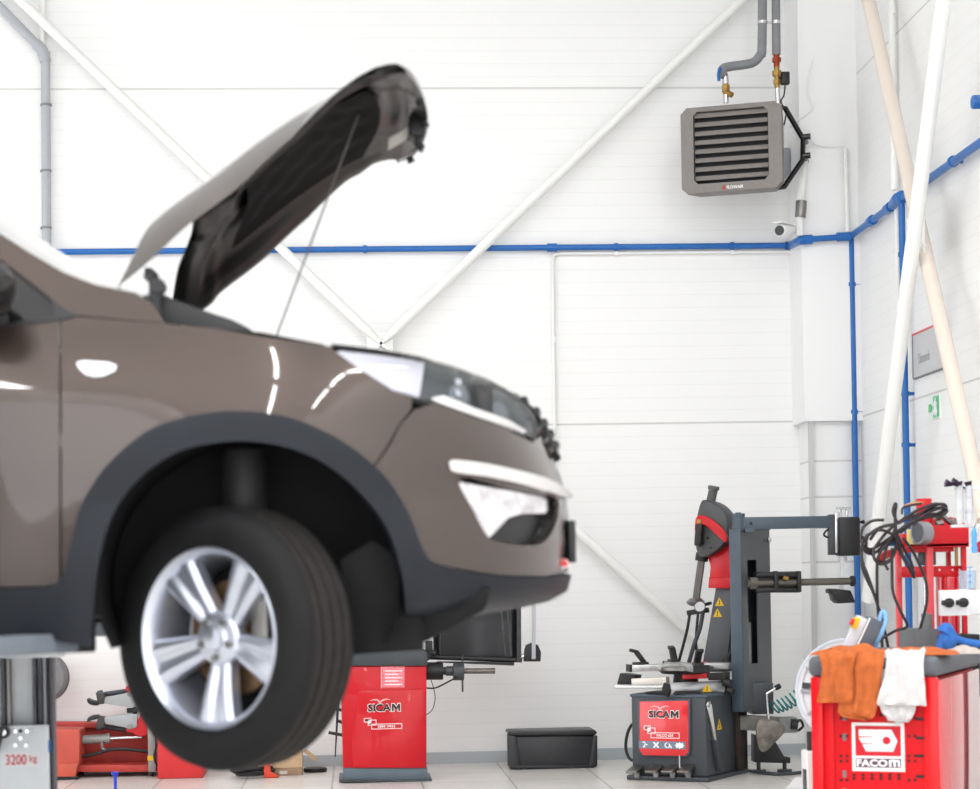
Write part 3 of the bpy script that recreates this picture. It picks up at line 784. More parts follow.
part('round_sticker_centre', B().cyl(st, st + dn * .004, .0095).cyl(st + V((0, 0, .011)), st + V((0, 0, .011)) + dn * .004, .004), mat('sticker_red', (196, 44, 40), .4), car)
# wheel housing liner, engine bay, underbody
b = B()
n = 28
def liner(u, v):
    a = radians(-25 + 230 * u); r = .395
    return V((AX + r * cos(a), YC - WH + .02 + v * .42, AZ + .03 + r * sin(a) * .98))
b.grid(liner, n, 6)
part('wheel_housing', b, dark_pl, car)
b = B().prism([(P(x, y, 5.45).x, P(x, y, 5.45).z) for x, y in [(372, 540), (404, 560), (423, 628), (424, 650), (345, 655), (340, 560)]], 'y', 5.42, 5.5, .006); part('splash_panel', b, dark_pl, car)
b = B(); b.bx(AX - .42, AX + .42, YC - WH + .42, YC - WH + .44, AZ - .1, AZ + .44); part('wheel_housing_wall', b, dark_pl, car)
zf = surf(213, 328).z
part('engine_bay', B().bx(AX - .35, AX + .62, YC - .44, YC + .44, AZ + .05, zf - .12, .04), dark_pl, car)
part('radiator_support', B().bx(AX + .60, AX + .66, YC - .62, YC + .62, AZ + .1, zf - .13, .02), black_pl, car)
eng = B().bx(AX - .2, AX + .4, YC - .38, YC + .3, zf - .13, zf - .04, .03)
part('engine_cover', eng, black_pl, car)
cw = [(150, 300), (156, 293.5), (170, 298), (185, 303), (213, 313), (232, 319), (246, 326), (262, 337), (150, 337)]
Yc_ = YC - WH + .25
part('cowl_panel', B().prism([(P(x, y, Yc_).x, P(x, y, Yc_).z) for x, y in cw], 'y', Yc_, YC + WH - .25, .01), mat('cowl_grey', (36, 36, 38), .55, noise=.2), car)
part('inner_wing', B().prism([(P(x, y, Yc_).x, P(x, y, Yc_).z) for x, y in [(150, 330), (263, 338), (325, 350), (335, 420), (150, 420)]], 'y', Yc_ - .13, Yc_ - .12), dark_pl, car)
ub = B(); zu = zside(620)
ub.bx(-3.6, AX - .44, YC - WH + .12, YC + WH - .12, zu, zu + .18, .03); part('floor_pan', ub, dark_pl, car)
ub = B(); p0 = P(424, 641, 5.6); p1 = P(482, 609, 5.6)
ub.prism([(p0.x - .12, p0.z), (p0.x, p0.z), (p1.x, p1.z), (p1.x + .02, p1.z + .06), (p0.x - .12, p1.z + .06)], 'y', YC - WH + .16, YC + WH - .16, .008); part('undertray', ub, dark_pl, car)
part('sill_seam', B().bx(-2.4, AX - .44, YC - WH + .10, YC - WH + .13, zu - .045, zu + .05), mat('rusty_underbody', (88, 66, 50), .8, noise=.4, nscale=20), car)
part('suspension_arm', B().bar((AX, YC - .35, AZ - .05), (AX, YC - WH + .20, AZ - .13), .10, .04, bev=.01).cyl((AX - .02, YC - WH + .28, AZ - .08), (AX - .02, YC - WH + .32, AZ + .40), .032).lathe([(.05, 0), (.06, .02), (.06, .2), (.05, .22)], (AX - .02, YC - WH + .31, AZ + .18)), mat('strut_dark', (44, 42, 42), .6, noise=.3), car)
part('cabin_floor', B().bx(-3.5, AX - .45, YC - .72, YC + .72, zu + .18, zu + .55, .05), black_pl, car)
part('dashboard', B().bx(AX - .85, AX - .40, YC - .70, YC + .70, zf - .25, zf - .03, .06), black_pl, car)
# rear end
def rear(u, v):
    z = ZB + (zside(330) - ZB) * u; s = 2 * v - 1
    return V((XRr + .02 + .42 * abs(s) ** 6 * 0, YC + s * .5, z))
part('tailgate', B().bx(XRr - .02, XRr + .04, YC - .72, YC + .72, zside(600), zside(330), .02), paint, car)
part('tailgate_glass', B().prism([(XRr + .02, zside(330)), (XRr + .38, zside(160)), (XRr + .40, zside(160)), (XRr + .05, zside(330))], 'y', YC - .62, YC + .62), glass_d, car)

# wheels
tyre_m = mat('tyre_rubber', (17, 17, 19), .7, spec=.3, noise=.2, nscale=20)
tread_m = mat('tyre_tread', (38, 35, 34), .8, spec=.3, noise=.25, nscale=40, bump=.3, bscale=90)
alloy = mat('silver_alloy', (196, 200, 212), .3, metal=.8, coat=.4)
alloy_d = mat('brake_dust', (60, 58, 56), .6)
def wheel(name_, C, ang, far=False):
    """axle direction turned by ang about z; local -y is the outside"""
    M = Matrix.Translation(C) @ Matrix.Rotation(ang + (pi if far else 0), 4, 'Z')
    Rt, hw = .352, .116
    ax = Matrix.Rotation(pi / 2, 4, 'X')                         # lathe axis (z) -> -y
    b = B(M @ ax)
    prof = [(.245, -.10), (.262, -.108), (.300, -.116), (.328, -.106), (.345, -.088), (.351, -.07)]
    side2 = [(.351, .07), (.345, .088), (.328, .106), (.300, .116), (.262, .108), (.240, .10), (.236, .085)]
    tr = [(.3505, -.066), (.3505, -.045), (.344, -.044), (.344, -.037), (.352, -.036), (.352, -.004), (.3455, -.003), (.3455, .003), (.352, .004), (.352, .036), (.344, .037), (.344, .044), (.3505, .045), (.3505, .066)]
    tyre = part('tyre', b.lathe([(.236, -.085)] + prof + [(.3505, -.066)], seg=72).lathe([(.3505, .066)] + side2, seg=72), tyre_m, car, 'black tyre of the steered front wheel' if name_ == 'f' else None, sharp=60)
    part('tread', B(M @ ax).lathe(tr, seg=72), tread_m, tyre, sharp=30)
    rim = part('rim', B(M @ ax).lathe([(.236, .088), (.244, .10), (.240, .106), (.232, .100), (.222, .082), (.212, .03), (.205, -.02), (.212, -.07), (.236, -.09)], seg=72), alloy, car, sharp=40)
    sp = B(M)
    def spoke(a):
        # outline of one split spoke in its own frame: r along, t across
        S = Matrix.Rotation(-a, 4, 'Y')
        def f(u, v):
            r = .045 + .184 * u; q = 2 * v - 1
            t = q * (.031 + .036 * u ** 1.2)
            g = exp(-(t / (.010 + .012 * u)) ** 2) * .014 * min(1, u * 4)
            dep = -.078 - .010 * u + .02 * (1 - u) ** 2 + g + .014 * abs(q) ** 5
            return S @ V((r, dep, t))
        def fb(u, v):
            p = S.inverted() @ f(u, v); p.y += .034; return S @ p
        sp.grid(f, 12, 18); sp.grid(fb, 12, 18, True)
        for vv in (0, 1): sp.grid(lambda u, v, vv=vv: f(u, vv).lerp(fb(u, vv), v), 12, 1, vv == 1)
    for k in range(5): spoke(radians(90 + 72 * k) + pi)
    bmesh.ops.recalc_face_normals(sp.bm, faces=sp.bm.faces)
    part('spokes', sp, alloy, rim, sharp=30)
    part('hub', B(M @ ax).lathe([(.074, .03), (.074, .058), (.066, .068), (.040, .070), (.034, .076), (0, .078)], seg=40), alloy, rim)
    part('centre_cap', B(M @ ax).lathe([(.034, .074), (.031, .084), (.02, .088), (0, .089)], seg=32), alloy, rim)
    for k in range(5):
        a = radians(54 + 72 * k) ; c = V((.052 * cos(a), -.066, .052 * sin(a)))
        part('wheel_nut', B(M).cyl(c, c + V((0, -.016, 0)), .0095, seg=6), steel_dull, rim)
    part('brake_disc', B(M @ ax).lathe([(.0, .02), (.07, .02), (.07, -.0), (.155, -.0), (.155, -.025), (0, -.025)], seg=48), mat('rusty_brake_disc', (120, 92, 66), .45, metal=.7, noise=.3), car)
    part('brake_caliper', B(M).box((.135, -.005, .03), (.06, .09, .16), bev=.012), steel_dull, car)
    part('wheel_back', B(M @ ax).lathe([(0, -.06), (.20, -.06), (.205, -.05)], seg=40), mat('inner_black', (16, 16, 17), .8), rim)
Cw = P(234, 637.5, 5.46)
wheel('f', Cw, radians(-40))
wheel('r', V((AX - 2.64, YC - WH + .12, AZ - .12)), 0)
wheel('q', V((AX - .07, 2 * YC - Cw.y, Cw.z + .03)), radians(-34), True)
wheel('s', V((AX - 2.64, YC + WH - .12, AZ - .12)), 0, True)

# bonnet: profile in the middle of the car, crown across, turned-down sides, cut-back rear edge
prof_px = [(106, 273), (129, 254), (172, 213), (215.5, 179), (258.6, 142), (300, 110.5), (346, 82), (379, 68.5), (405, 63.5), (418, 66)]
HP = catmull([P(x, y, YC - .45 - .15 * (i / 9) ** 1.5) for i, (x, y) in enumerate(prof_px)], 6)
Ls = [0]
for a, c in zip(HP, HP[1:]): Ls.append(Ls[-1] + (c - a).length)
LH = Ls[-1]
def hp(l):
    if l >= LH:
        d = (HP[-1] - HP[-3]).normalized(); p = HP[-1] + d * (l - LH); return p, V((-d.z, 0, d.x))
    i = 0
    while i < len(Ls) - 2 and Ls[i + 1] < l: i += 1
    t = (l - Ls[i]) / (Ls[i + 1] - Ls[i]); p = HP[i].lerp(HP[i + 1], t); d = (HP[min(i + 2, len(HP) - 1)] - HP[max(i - 1, 0)]).normalized()
    return p, V((-d.z, 0, d.x))
HW = .66
def hood_pt(u, s, inner=0.0):
    """u along 0..1, s across -1..1 (near side negative)"""
    k = abs(s)
    l0 = .31 * (1 - k ** 2.2) ; l1 = LH + .075 * (1 - k ** 2) - .03 * max(0, (k - .7) / .3) ** 2
    l = l0 + (l1 - l0) * u
    p, nrm = hp(max(0, l))
    c = .05 * (1 - k ** 2) * (1 - .65 * u)
    e = max(0, (k - .6) / .4)
    dr = interp([(0, .09), (.4, .088), (.6, .072), (.75, .036), (.9, .008), (1, .004)], u) * e ** 1.6
    tip = max(0, (u - .95) / .05) ** 2 * .035
    y = YC + s * HW * (1 - .09 * u)
    return V((p.x, y, p.z)) + nrm * (c - dr - tip - inner)
def rimf(u, s):
    return .022
hn = thing  # the bonnet is part of the car
bo = B().grid(lambda u, v: hood_pt(u, 2 * v - 1), 50, 64, True)
H = part('bonnet', bo, paint, car, 'open bonnet', sharp=70)
def inner(u, v):
    s = (2 * v - 1); k = abs(s); uu = .012 + .976 * u
    l0 = .31 * (1 - (k * .985) ** 2.2); ub = (.29 - l0) / (LH - l0) if s < 0 else 0
    uu = max(.012, ub) + (.988 - max(.012, ub)) * u
    e = min(min(u, 1 - u) / .10, (1 - k) / .12)
    d = .010 + .014 * (1 if e < 1 else max(0, 1 - (e - 1) * 4))      # raised frame round a sunken middle
    d = d * min(1, e * 4 + .25)
    rib = max(0, 1 - abs(k - .38 - .12 * u) / .06) * .010 + max(0, 1 - abs(u - .16) / .04) * .008
    rib += max(0, 1 - abs(u - .84) / .05) * .008
    return hood_pt(uu, s * .985, d + rib)
part('inner_panel', B().grid(inner, 60, 70), mat('bonnet_inner_black', (17, 16, 16), .4, coat=.15, noise=.3, nscale=7), H, 'black inner side of the bonnet', sharp=60)
def pad(u, v): return hood_pt(.22 + .56 * u, (2 * v - 1) * .72, .034 + .006 * sin(u * 20) * sin(v * 24) * (1 if .05 < u < .95 and .05 < v < .95 else 0))
part('insulation_pad', B().grid(pad, 40, 40), mat('bonnet_pad', (17, 16, 16), .85, noise=.3, nscale=10, spec=.2), H)
lp = hood_pt(.955, 0, .05)
part('latch', B().box(lp, (.05, .10, .07), bev=.01).tube([lp + V((-.02, -.03, 0)), lp + V((.01, -.03, -.06)), lp + V((.01, .03, -.06)), lp + V((-.02, .03, 0))], .007, 6), black_pl, H)
lp = hood_pt(.90, .35, .05)
part('label', B().box(lp, (.10, .16, .004), Matrix.Rotation(radians(-30), 3, 'Y')), mat('pale_reflection', (200, 198, 192), .5), H, 'pale patch painted as a reflection on the bonnet frame')  # pale patch stands in for a white reflection under the bonnet tip
for s in (-.62, -.2, .3, .7):
    q = hood_pt(.985, s, .03); part('rubber_stop', B().cyl(q, q + V((.008, 0, -.018)), .012), rubber, H)
for s in (-.97, .97):
    q = hood_pt(.06, s, .03); base = V((P(154, 294, YC - .7).x, YC + s * .70, P(154, 297, YC - .7).z))
    part('hinge', B().bar(base + V((0, 0, -.06)), base + V((0, 0, .055)), .03, .018).bar(base + V((0, 0, .05)), q, .02, .03).cyl(base + V((.012, -.02, .03)), base + V((.012, .02, .03)), .02), black_pl, car)
ra, rb_ = P(275, 336, 6.3), hood_pt(.72, .1, .03)
part('stay_rod', B().cyl(P(275, 340, YC - .1), hood_pt(.70, -.15, .03), .0028), mat('stay_grey', (98, 96, 96), .6), car)

# ------------------------------------------------------------------ car lift
lift_m = mat('lift_grey_paint', (230, 234, 238), .45, noise=.05)
lift_d = mat('lift_track_dark', (92, 92, 100), .5, noise=.2)
YP = 7.55
cp = P(26, 700, YP); cx = cp.x
lift = thing('car_lift', 'grey two post lift carrying the car', 'car lift', (cx, YP, 0))
sxp = YP / FPX
def lbx(x0, x1, z0, z1, ya, yb, m, name, bev=.004, **k):
    A = P(x0, 700, YP).x; C2 = P(x1, 700, YP).x
    return part(name, B().bx(A, C2, ya, yb, z0, z1, bev), m, lift, **k)
zt = 2.3; zc = P(20, 725, YP).z
lbx(-22, 46, .02, zt, YP + .06, YP + .16, lift_m, 'post')
lbx(-20, -12, .02, zt, YP, YP + .06, lift_d, 'post_flange')
lbx(0, 4.5, .02, zt, YP + .01, YP + .06, lift_d, 'track'); lbx(5.5, 9.5, .02, zt, YP + .02, YP + .06, steel_dull, 'track')
lbx(32, 36, .02, zt, YP + .01, YP + .06, lift_d, 'track'); lbx(37, 42, .02, zt, YP + .02, YP + .06, lift_d, 'track')
lbx(43.5, 46.5, .02, zt, YP, YP + .06, pale_pipe, 'track'); lbx(47, 50.5, .02, zt, YP + .005, YP + .14, black_pl, 'cable_channel'); lbx(50.5, 54, .02, zt, YP - .01, YP + .04, lift_d, 'post_flange')
lbx(-22, 49, .32, zc, YP - .05, YP + .0, lift_m, 'cover_plate', .006)
for x, y, r in ((16, 731, 4), (27.5, 731, 4), (16, 745, 4), (26.5, 745, 4), (21, 738, 4)):
    c = P(x, y, YP - .05); part('bolt', B().cyl(c, c + V((0, -.012, 0)), .008, seg=6), steel, lift)
c = P(20.5, 731, YP - .05); part('bolt_hole', B().cyl(c, c + V((0, -.003, 0)), .007), black_ink, lift)
c = P(37.5, 731, YP - .05); part('round_cap', B().cyl(c, c + V((0, -.02, 0)), .012), mat('cap_white', (225, 228, 232), .4), lift)
c0, c1 = P(3.5, 732, YP - .06), P(-3, 752, YP - .06)
part('release_lever', B().bar(c0 + V((0, 0, .015)), c1, .012, .05, (0, 1, 0)).cyl(c0 + V((0, .01, 0)), c0 + V((0, -.012, 0)), .024), black_pl, lift)
part('lever_pivot', B().cyl(c0 + V((0, -.01, 0)), c0 + V((0, -.02, 0)), .012), steel, lift)
part('hose_sleeve', B().cyl(P(48, 740, YP - .03), P(48, 752, YP - .03), .010), blue_pipe, lift)
A, C2 = P(4, 753, YP - .051), P(38.5, 766, YP - .051)
pl = part('capacity_sign', B().bx(A.x, C2.x, A.y, A.y + .002, C2.z, A.z), white_ink, lift, '3200 kg capacity sign')
I4 = Matrix.Identity(4); pink = mat('sign_red', (206, 24, 70), .5)
x0 = lambda px: P(px, 760, YP - .052).x; z0 = lambda py: P(20, py, YP - .052).z
part('lettering', lettering('3200', I4, x0(5.8), x0(26.5), z0(764.8), z0(754.4), A.y, .012), pink, pl)
part('lettering', lettering('kg', I4, x0(29.5), x0(37), z0(764.2), z0(755), A.y, .0), pink, pl)
part('base_plate', B().bx(cx - .25, cx + .22, YP - .2, YP + .35, 0, .02), lift_m, lift)
# near post, its carriage and the arms under the sills
YN = 2 * YC - YP - .25
part('post', B().bx(cx - .13, cx + .13, YN - .2, YN, .02, zt, .01), lift_m, lift)
part('base_plate', B().bx(cx - .25, cx + .25, YN - .35, YN + .2, 0, .02), lift_m, lift)
za = zu - .062
part('carriage', B().bx(cx - .15, cx + .15, YN, YN + .10, za - .12, za + .35, .01), lift_m, lift)
part('carriage', B().bx(cx - .15, cx + .15, YP - .10, YP, za - .1, za + .3, .01), lift_m, lift)
for (y0_, yt) in ((YN + .08, YC - WH + .16), (YP - .08, YC + WH - .16)):
    for xt in (P(70, 640, 5.4).x, -2.35):
        a_ = V((cx + (.06 if xt > cx else -.06), y0_, za)); e_ = V((xt, yt, za + .01))
        part('arm', B().bar(a_, e_, .09, .05, bev=.008).cyl(a_ - V((0, 0, .04)), a_ + V((0, 0, .05)), .06), mat('arm_grey_blue', (112, 119, 128), .5, noise=.15), lift)
        part('lift_pad', B().cyl(e_ - V((0, 0, .03)), V((e_.x, e_.y, zu - .002)), .06, bev=.006), rubber, lift)
# ================================================================== workshop machines
def tri_sticker(F, px_c, y, s, parent):
    b = B(F); x, z = px_c
    b.prism([(x - s, z - s * .8), (x + s, z - s * .8), (x, z + s * .95)], 'y', y - .0012, y)
    o = part('warning_triangle', b, yellow_ink, parent)
    b = B(F); w_ = s * .62
    b.prism([(x - w_ * .18, z - s * .12), (x + w_ * .18, z - s * .12), (x + w_ * .1, z + s * .42), (x - w_ * .1, z + s * .42)], 'y', y - .002, y - .001)
    b.cyl((x, y - .002, z - s * .42), (x, y - .001, z - s * .42), s * .16, seg=10)
    part('symbol', b, black_ink, o)
def word_sicam(F, x0, x1, z0, z1, y, parent):
    """bold black capitals with a pale halo and a gull over them"""
    xm = x0 + (x1 - x0) * .745
    def em(b, g, y_):
        """capital M, heavy inner slopes, grown by g"""
        w, h = x1 - xm, z1 - z0; q = lambda u, v: (xm + u * w, z0 + v * h)
        e = g / h; f = g / w
        b.prism([q(0 - f, 0 - e), q(0 - f, 1 + e), q(.24 + f, 1 + e), q(.53, .55 + e), q(.80 - f, 1 + e), q(1 + f, 1 + e), q(1 + f, 0 - e), q(.76 - f, 0 - e), q(.76 - f, .52 - e * .4), q(.53, .14 - e), q(.22 + f, .56 - e * .4), q(.22 + f, 0 - e)], 'y', y_ - .0012, y_)
        return b
    xe_ = x0 + (x1 - x0) * .715
    o = part('lettering', em(lettering('SICA', F, x0, xe_, z0, z1, y - .0014, .03), 0, y - .0014), black_ink, parent)
    part('lettering_halo', em(lettering('SICA', F, x0 - .005, xe_ + .005, z0 - .005, z1 + .005, y, .05), .005, y), mat('halo_white', (232, 222, 222), .5), o)
    w = x1 - x0; h = z1 - z0
    gl_ = [(x0 + w * .03, z1 + h * .45), (x0 + w * .18, z1 + h * .72), (x0 + w * .30, z1 + h * .66), (x0 + w * .38, z1 + h * .42), (x0 + w * .48, z1 + h * .68), (x0 + w * .60, z1 + h * .74), (x0 + w * .72, z1 + h * .55),
           (x0 + w * .58, z1 + h * .58), (x0 + w * .46, z1 + h * .40), (x0 + w * .40, z1 + h * .16), (x0 + w * .34, z1 + h * .16), (x0 + w * .30, z1 + h * .48), (x0 + w * .17, z1 + h * .56)]
    b = B(F); b.prism(gl_, 'y', y - .0012, y); part('gull_emblem', b, mat('gull_pink', (240, 176, 178), .5), o)
def model_plate(F, x0, x1, z0, z1, y, txt, parent):
    w = x1 - x0; h = z1 - z0; e = h * .07
    pk = mat('outline_pink', (244, 208, 208), .5)
    o = part('model_plate', ring_poly(x0 + w * .19, x1, z0, z0 + h * .48, e, y, F), pk, parent)
    part('outline', ring_poly(x0 + w * .10, x0 + w * .33, z0 + h * .34, z0 + h * .84, e, y, F), pk, o)
    part('outline', ring_poly(x0, x0 + w * .20, z0 + h * .62, z1, e, y, F), pk, o)
    b = B(F); b.cyl((x0 + w * .14, y - .001, z0 + h * .64), (x0 + w * .14, y, z0 + h * .64), h * .17, seg=14); part('round_mark', b, white_ink, o)
    b = B(F); b.bx(x0 + w * .05, x0 + w * .12, y - .0012, y, z0 + h * .72, z0 + h * .86).bx(x0 + w * .14, x0 + w * .18, y - .0012, y, z0 + h * .40, z0 + h * .52); part('dark_mark', b, black_ink, o)
    part('lettering', lettering(txt, F, x0 + w * .36, x0 + w * .82, z0 + h * .13, z0 + h * .35, y, .015), white_ink, o)

# ------------------------------------------------------------------ wheel balancer
yB = PZ(385, 782).y
FB = Fr((P(384, 782, yB).x, yB, 0), 0); MB_ = FB.M
t = thing('wheel_balancer', 'red wheel balancer with a dark wheel guard standing behind the front wheel', 'wheel balancer', FB.M.translation)
yf = 0.0
def bp(px, py, y=0.0): q = FB.y(px, py, y); return q.x, q.z
def bpoly(pts, y0, y1, m, name, parent=t, bev=.004, **k):
    b = B(MB_); b.prism([bp(x, y, y0) for x, y in pts], 'y', y0, y1, bev); return part(name, b, m, parent, **k)
base_b = mat('balancer_base_grey', (92, 106, 116), .5, noise=.05)
bpoly([(343, 768), (427.5, 768), (427.5, 780.5), (343, 780.5)], 0, .42, base_b, 'base')
bpoly([(339, 779.5), (432, 779.5), (432, 782), (339, 782)], -.03, .46, anth, 'floor_plate', bev=.001)
body = bpoly([(343, 768), (426.5, 768), (426.5, 666), (346, 666), (343.5, 674), (341, 694)], 0, .40, red_m, 'cabinet', bev=.008)
bpoly(smooth2([(353, 768), (352, 742), (355.5, 718), (358, 694), (362, 690.5)], 4) + [(423, 689), (425.5, 692), (425.5, 768)], -.014, .01, red_m, 'raised_front_panel', body, bev=.006)
bpoly([(382.5, 666.5), (404.5, 666.5), (404.5, 687.5), (382.5, 687.5)], -.003, .001, mat('pale_notice', (238, 150, 158), .4, noise=.25, nscale=60, rgb2=(226, 96, 112)), 'notice', body, bev=0)
for k in range(5):
    bpoly([(385, 670.4 + k * 3.4), (402.5 - (k % 2) * 4, 670.2 + k * 3.4), (402.5 - (k % 2) * 4, 671.4 + k * 3.4), (385, 671.6 + k * 3.4)], -.005, -.003, mat('notice_white', (246, 226, 228), .5), 'printed_line', body, bev=0)
bpoly([(381, 666.5), (382, 666.5), (382, 688), (381, 688)], -.002, .001, mat('pink_line', (240, 180, 185), .5), 'trim_line', body, bev=0)
bpoly([(341, 666), (427.5, 666), (427.5, 652), (420, 648), (350, 648), (341, 652)], -.02, .44, anth, 'top_tray', bev=.008)
x0, za = bp(368, 711.5); x1, zb_ = bp(400, 703.5)
word_sicam(MB_, x0, x1, za, zb_, -.0145, body)
x0, za = bp(364, 729.5); x1, zb_ = bp(402, 717)
model_plate(MB_, x0, x1, za, zb_, -.0145, 'SBM V955', body)
def bcyl(px0, px1, py, r, y=.2, m=black_pl, name='shaft_collar', parent=t, **k):
    a, c = FB.y(px0, py, y), FB.y(px1, py, y)
    return part(name, B(MB_).cyl(a, c, r * yB / FPX, **k), m, parent)
sh = bcyl(425, 443, 671, 9, bev=.004, name='shaft_housing')
bcyl(441, 446, 671, 4, m=black_pl); bcyl(445, 465, 671, 2.6, m=steel_dull, name='shaft'); bcyl(446, 454, 671, 5, m=anth, bev=.003); bcyl(453, 464, 671.5, 9, m=anth, name='clamping_nut', bev=.006)
bcyl(464, 495, 671, 2.8, m=mat('threaded_steel', (118, 112, 108), .45, metal=.8, noise=.3, nscale=90), name='threaded_shaft')
q = FB.y(462.5, 684, .2); part('nut_lever', B(MB_).box(q, (.012, .03, .11), bev=.003).box(FB.y(462.5, 660, .2), (.012, .03, .07), bev=.003), anth, t)
part('sensor_cable', B(MB_).tube([FB.y(426, 688, .1), FB.y(435, 688, .1), FB.y(446, 683, .12), FB.y(457, 677, .15)], .006, 6), black_pl, t)
part('side_cable', B(MB_).tube([FB.y(431, 680, .3), FB.y(434, 690, .3), FB.y(435, 700, .3), FB.y(432, 710, .3), FB.y(426, 715, .3)], .003, 6), black_pl, t)
# wheel guard behind the shaft
gd = mat('guard_plastic', (40, 41, 44), .34, noise=.12)
def gp(px, py, y): q = FB.y(px, py, y); return (q.x, q.y, q.z)
b = B(MB_)
L0 = [(433, 659), (434, 575)]; R1 = [(519, 658), (519, 560)]
def guard(u, v):
    px = 434 + 86 * u; py = 659 - 96 * v
    y = .34 + .10 * (1 - (2 * u - 1) ** 2) - .18 * max(0, (v - .45)) + .16 * (1 if u > .9 or u < .07 else 0)
    return V(gp(px, py, y))
b.grid(guard, 40, 16); bmesh.ops.solidify(b.bm, geom=b.bm.faces[:], thickness=.012)
G = part('wheel_guard', b, gd, t, sharp=40)
part('guard_edge', B(MB_).cyl(gp(428, 657, .30), gp(522, 660, .30), .018), black_pl, G)
part('guard_lower_rail', B(MB_).prism([bp(437, 661.5, .3), bp(514, 662, .3), bp(514, 665.5, .3), bp(437, 662.5, .3)], 'y', .28, .34), black_pl, G)
for px in (504, 510): part('guard_rib', B(MB_).bar(gp(px - 3, 610, .27), gp(px + 1.5, 656, .27), .012, .02), black_gl, G)
part('guard_post', B(MB_).bar(gp(518.5, 560, .28), gp(519, 662, .28), .03, .03), black_gl, G)
part('hinge_arm', B(MB_).cyl(gp(418, 653, .25), gp(436, 653, .25), .022).box(gp(429, 648, .25), (.05, .05, .10), bev=.006).cyl(gp(427, 657, .2), gp(427, 657, .3), .026), black_pl, G)
part('measuring_rod', B(MB_).bar(gp(534, 560, .25), gp(533.6, 659, .25), .027, .012), pale_pipe, t)
part('rod_foot', B(MB_).prism([bp(523.5, 661.5, .28), bp(540.5, 661.5, .28), bp(541, 652, .28), bp(538, 645, .28), bp(532, 642.5, .28), bp(526, 645, .28), bp(524.5, 650, .28)], 'y', .27, .31, .004), black_pl, t)
part('rod_link', B(MB_).cyl(gp(518, 657, .29), gp(527, 656, .29), .014), steel, t)
# measuring caliper hanging on its left flank
part('caliper_rod', B(MB_).cyl(FB.y(338.6, 692, .1), FB.y(335.2, 757, .1), .011, .004, seg=8), black_pl, t)
for y_, l in ((709, 333.5), (721.5, 337), (733.5, 328.5)):
    part('peg', B(MB_).cyl(FB.y(345, y_ + 2, .1), FB.y(l, y_ - 1, .1), .011, seg=8), black_pl, t)

# ------------------------------------------------------------------ tyre changer
O = PZ(707, 782); TH = radians(-33)
FT = Fr((O.x, O.y, 0), TH); MT = FT.M
t = thing('tyre_changer', 'dark grey and red car tyre changer with tall posts beside the tool trolley', 'tyre changer', FT.M.translation, TH)
WT, DT = .54, .66
HT = FT.y(706, 696, 0).z
b = B(MT); b.bx(-WT, 0, 0, DT, .03, HT, .012); cab = part('cabinet', b, anth, t)
part('base_flange', B(MT).bx(-WT - .03, .02, -.03, DT + .03, 0, .03, .006), anth, t)
part('top_lip', B(MT).bx(-WT - .005, .01, -.008, DT + .005, HT - .012, HT + .008, .005), anth_blue, cab)
def tp(px, py, y=0.0): q = FT.y(px, py, y); return q.x, q.z
def tpoly(pts, y0, y1, m, name, parent=t, bev=.003, **k):
    b = B(MT); b.prism([tp(x, y, y0) for x, y in pts], 'y', y0, y1, bev); return part(name, b, m, parent, **k)
fp = tpoly([(636.5, 700), (690, 699), (690, 754), (686, 757.5), (641, 757), (637.5, 752)], -.03, .01, anth_blue, 'front_bezel', cab, bev=.012)
rp2 = tpoly([(639.5, 701.5), (688, 700.8), (688.5, 752), (685, 756), (643, 755.5), (639.5, 750)], -.036, -.02, mat('red_panel', (216, 34, 40), .2, coat=.6), 'red_panel', cab, bev=.003)
yq = -.0365
x0, za = tp(649, 717.5, yq); x1, zb_ = tp(678.5, 711, yq); word_sicam(MT, x0, x1, za, zb_, yq, rp2)
x0, za = tp(644, 738, yq); x1, zb_ = tp(679.5, 726, yq); model_plate(MT, x0, x1, za, zb_, yq, 'FALCO 624', rp2)
x0, za = tp(638.8, 748.2, yq); x1, zb_ = tp(685.5, 741.8, yq)
ic = part('icon_strip', B(MT).bx(x0, x1, yq - .001, yq, za, zb_), mat('icon_blue_grey', (112, 126, 142), .5), rp2)
zc_ = (za + zb_) / 2; u = (x1 - x0) / 8; s = (zb_ - za) * .36; yi = yq - .0015
b = B(MT)
b.tube([(x0 + u - s * .8, yi, zc_ + s * .8), (x0 + u, yi, zc_ + s), (x0 + u + s * .3, yi, zc_ + .2 * s), (x0 + u - s * .6, yi, zc_ - s)], .004, 5).bx(x0 + u - s * .6, x0 + u + s * .4, yi - .001, yi, zc_ - s, zc_ - s * .6).bx(x0 + u + s * .5, x0 + u + s * 1.3, yi - .001, yi, zc_ - s * .2, zc_ + s * .25)
b.bar((x0 + 3 * u - s, yi, zc_ - s), (x0 + 3 * u + s, yi, zc_ + s), .012, .002, (0, 1, 0)).bar((x0 + 3 * u - s, yi, zc_ + s), (x0 + 3 * u + s, yi, zc_ - s), .012, .002, (0, 1, 0)).ball((x0 + 3 * u, yi, zc_), s * .4, (1, .1, 1))
b.tube([(x0 + 5 * u - s * .2, yi, zc_ + s), (x0 + 5 * u - s, yi, zc_ + s * .3), (x0 + 5 * u - s, yi, zc_ - s * .4), (x0 + 5 * u - s * .2, yi, zc_ - s)], .005, 5)
b.bar((x0 + 5 * u + s * .4, yi, zc_ + s * .6), (x0 + 5 * u + s * 1.5, yi, zc_ - s), .009, .002, (0, 1, 0)).bar((x0 + 5 * u + s * .3, yi, zc_ - s), (x0 + 5 * u + s * .9, yi, zc_ + s * .2), .009, .002, (0, 1, 0))
b.ball((x0 + 7 * u, yi, zc_), s, (1.5, .05, .9))
for k in range(8): b.box((x0 + 7 * u + 1.6 * s * cos(k * pi / 4), yi, zc_ + s * sin(k * pi / 4)), (.008, .002, .008))
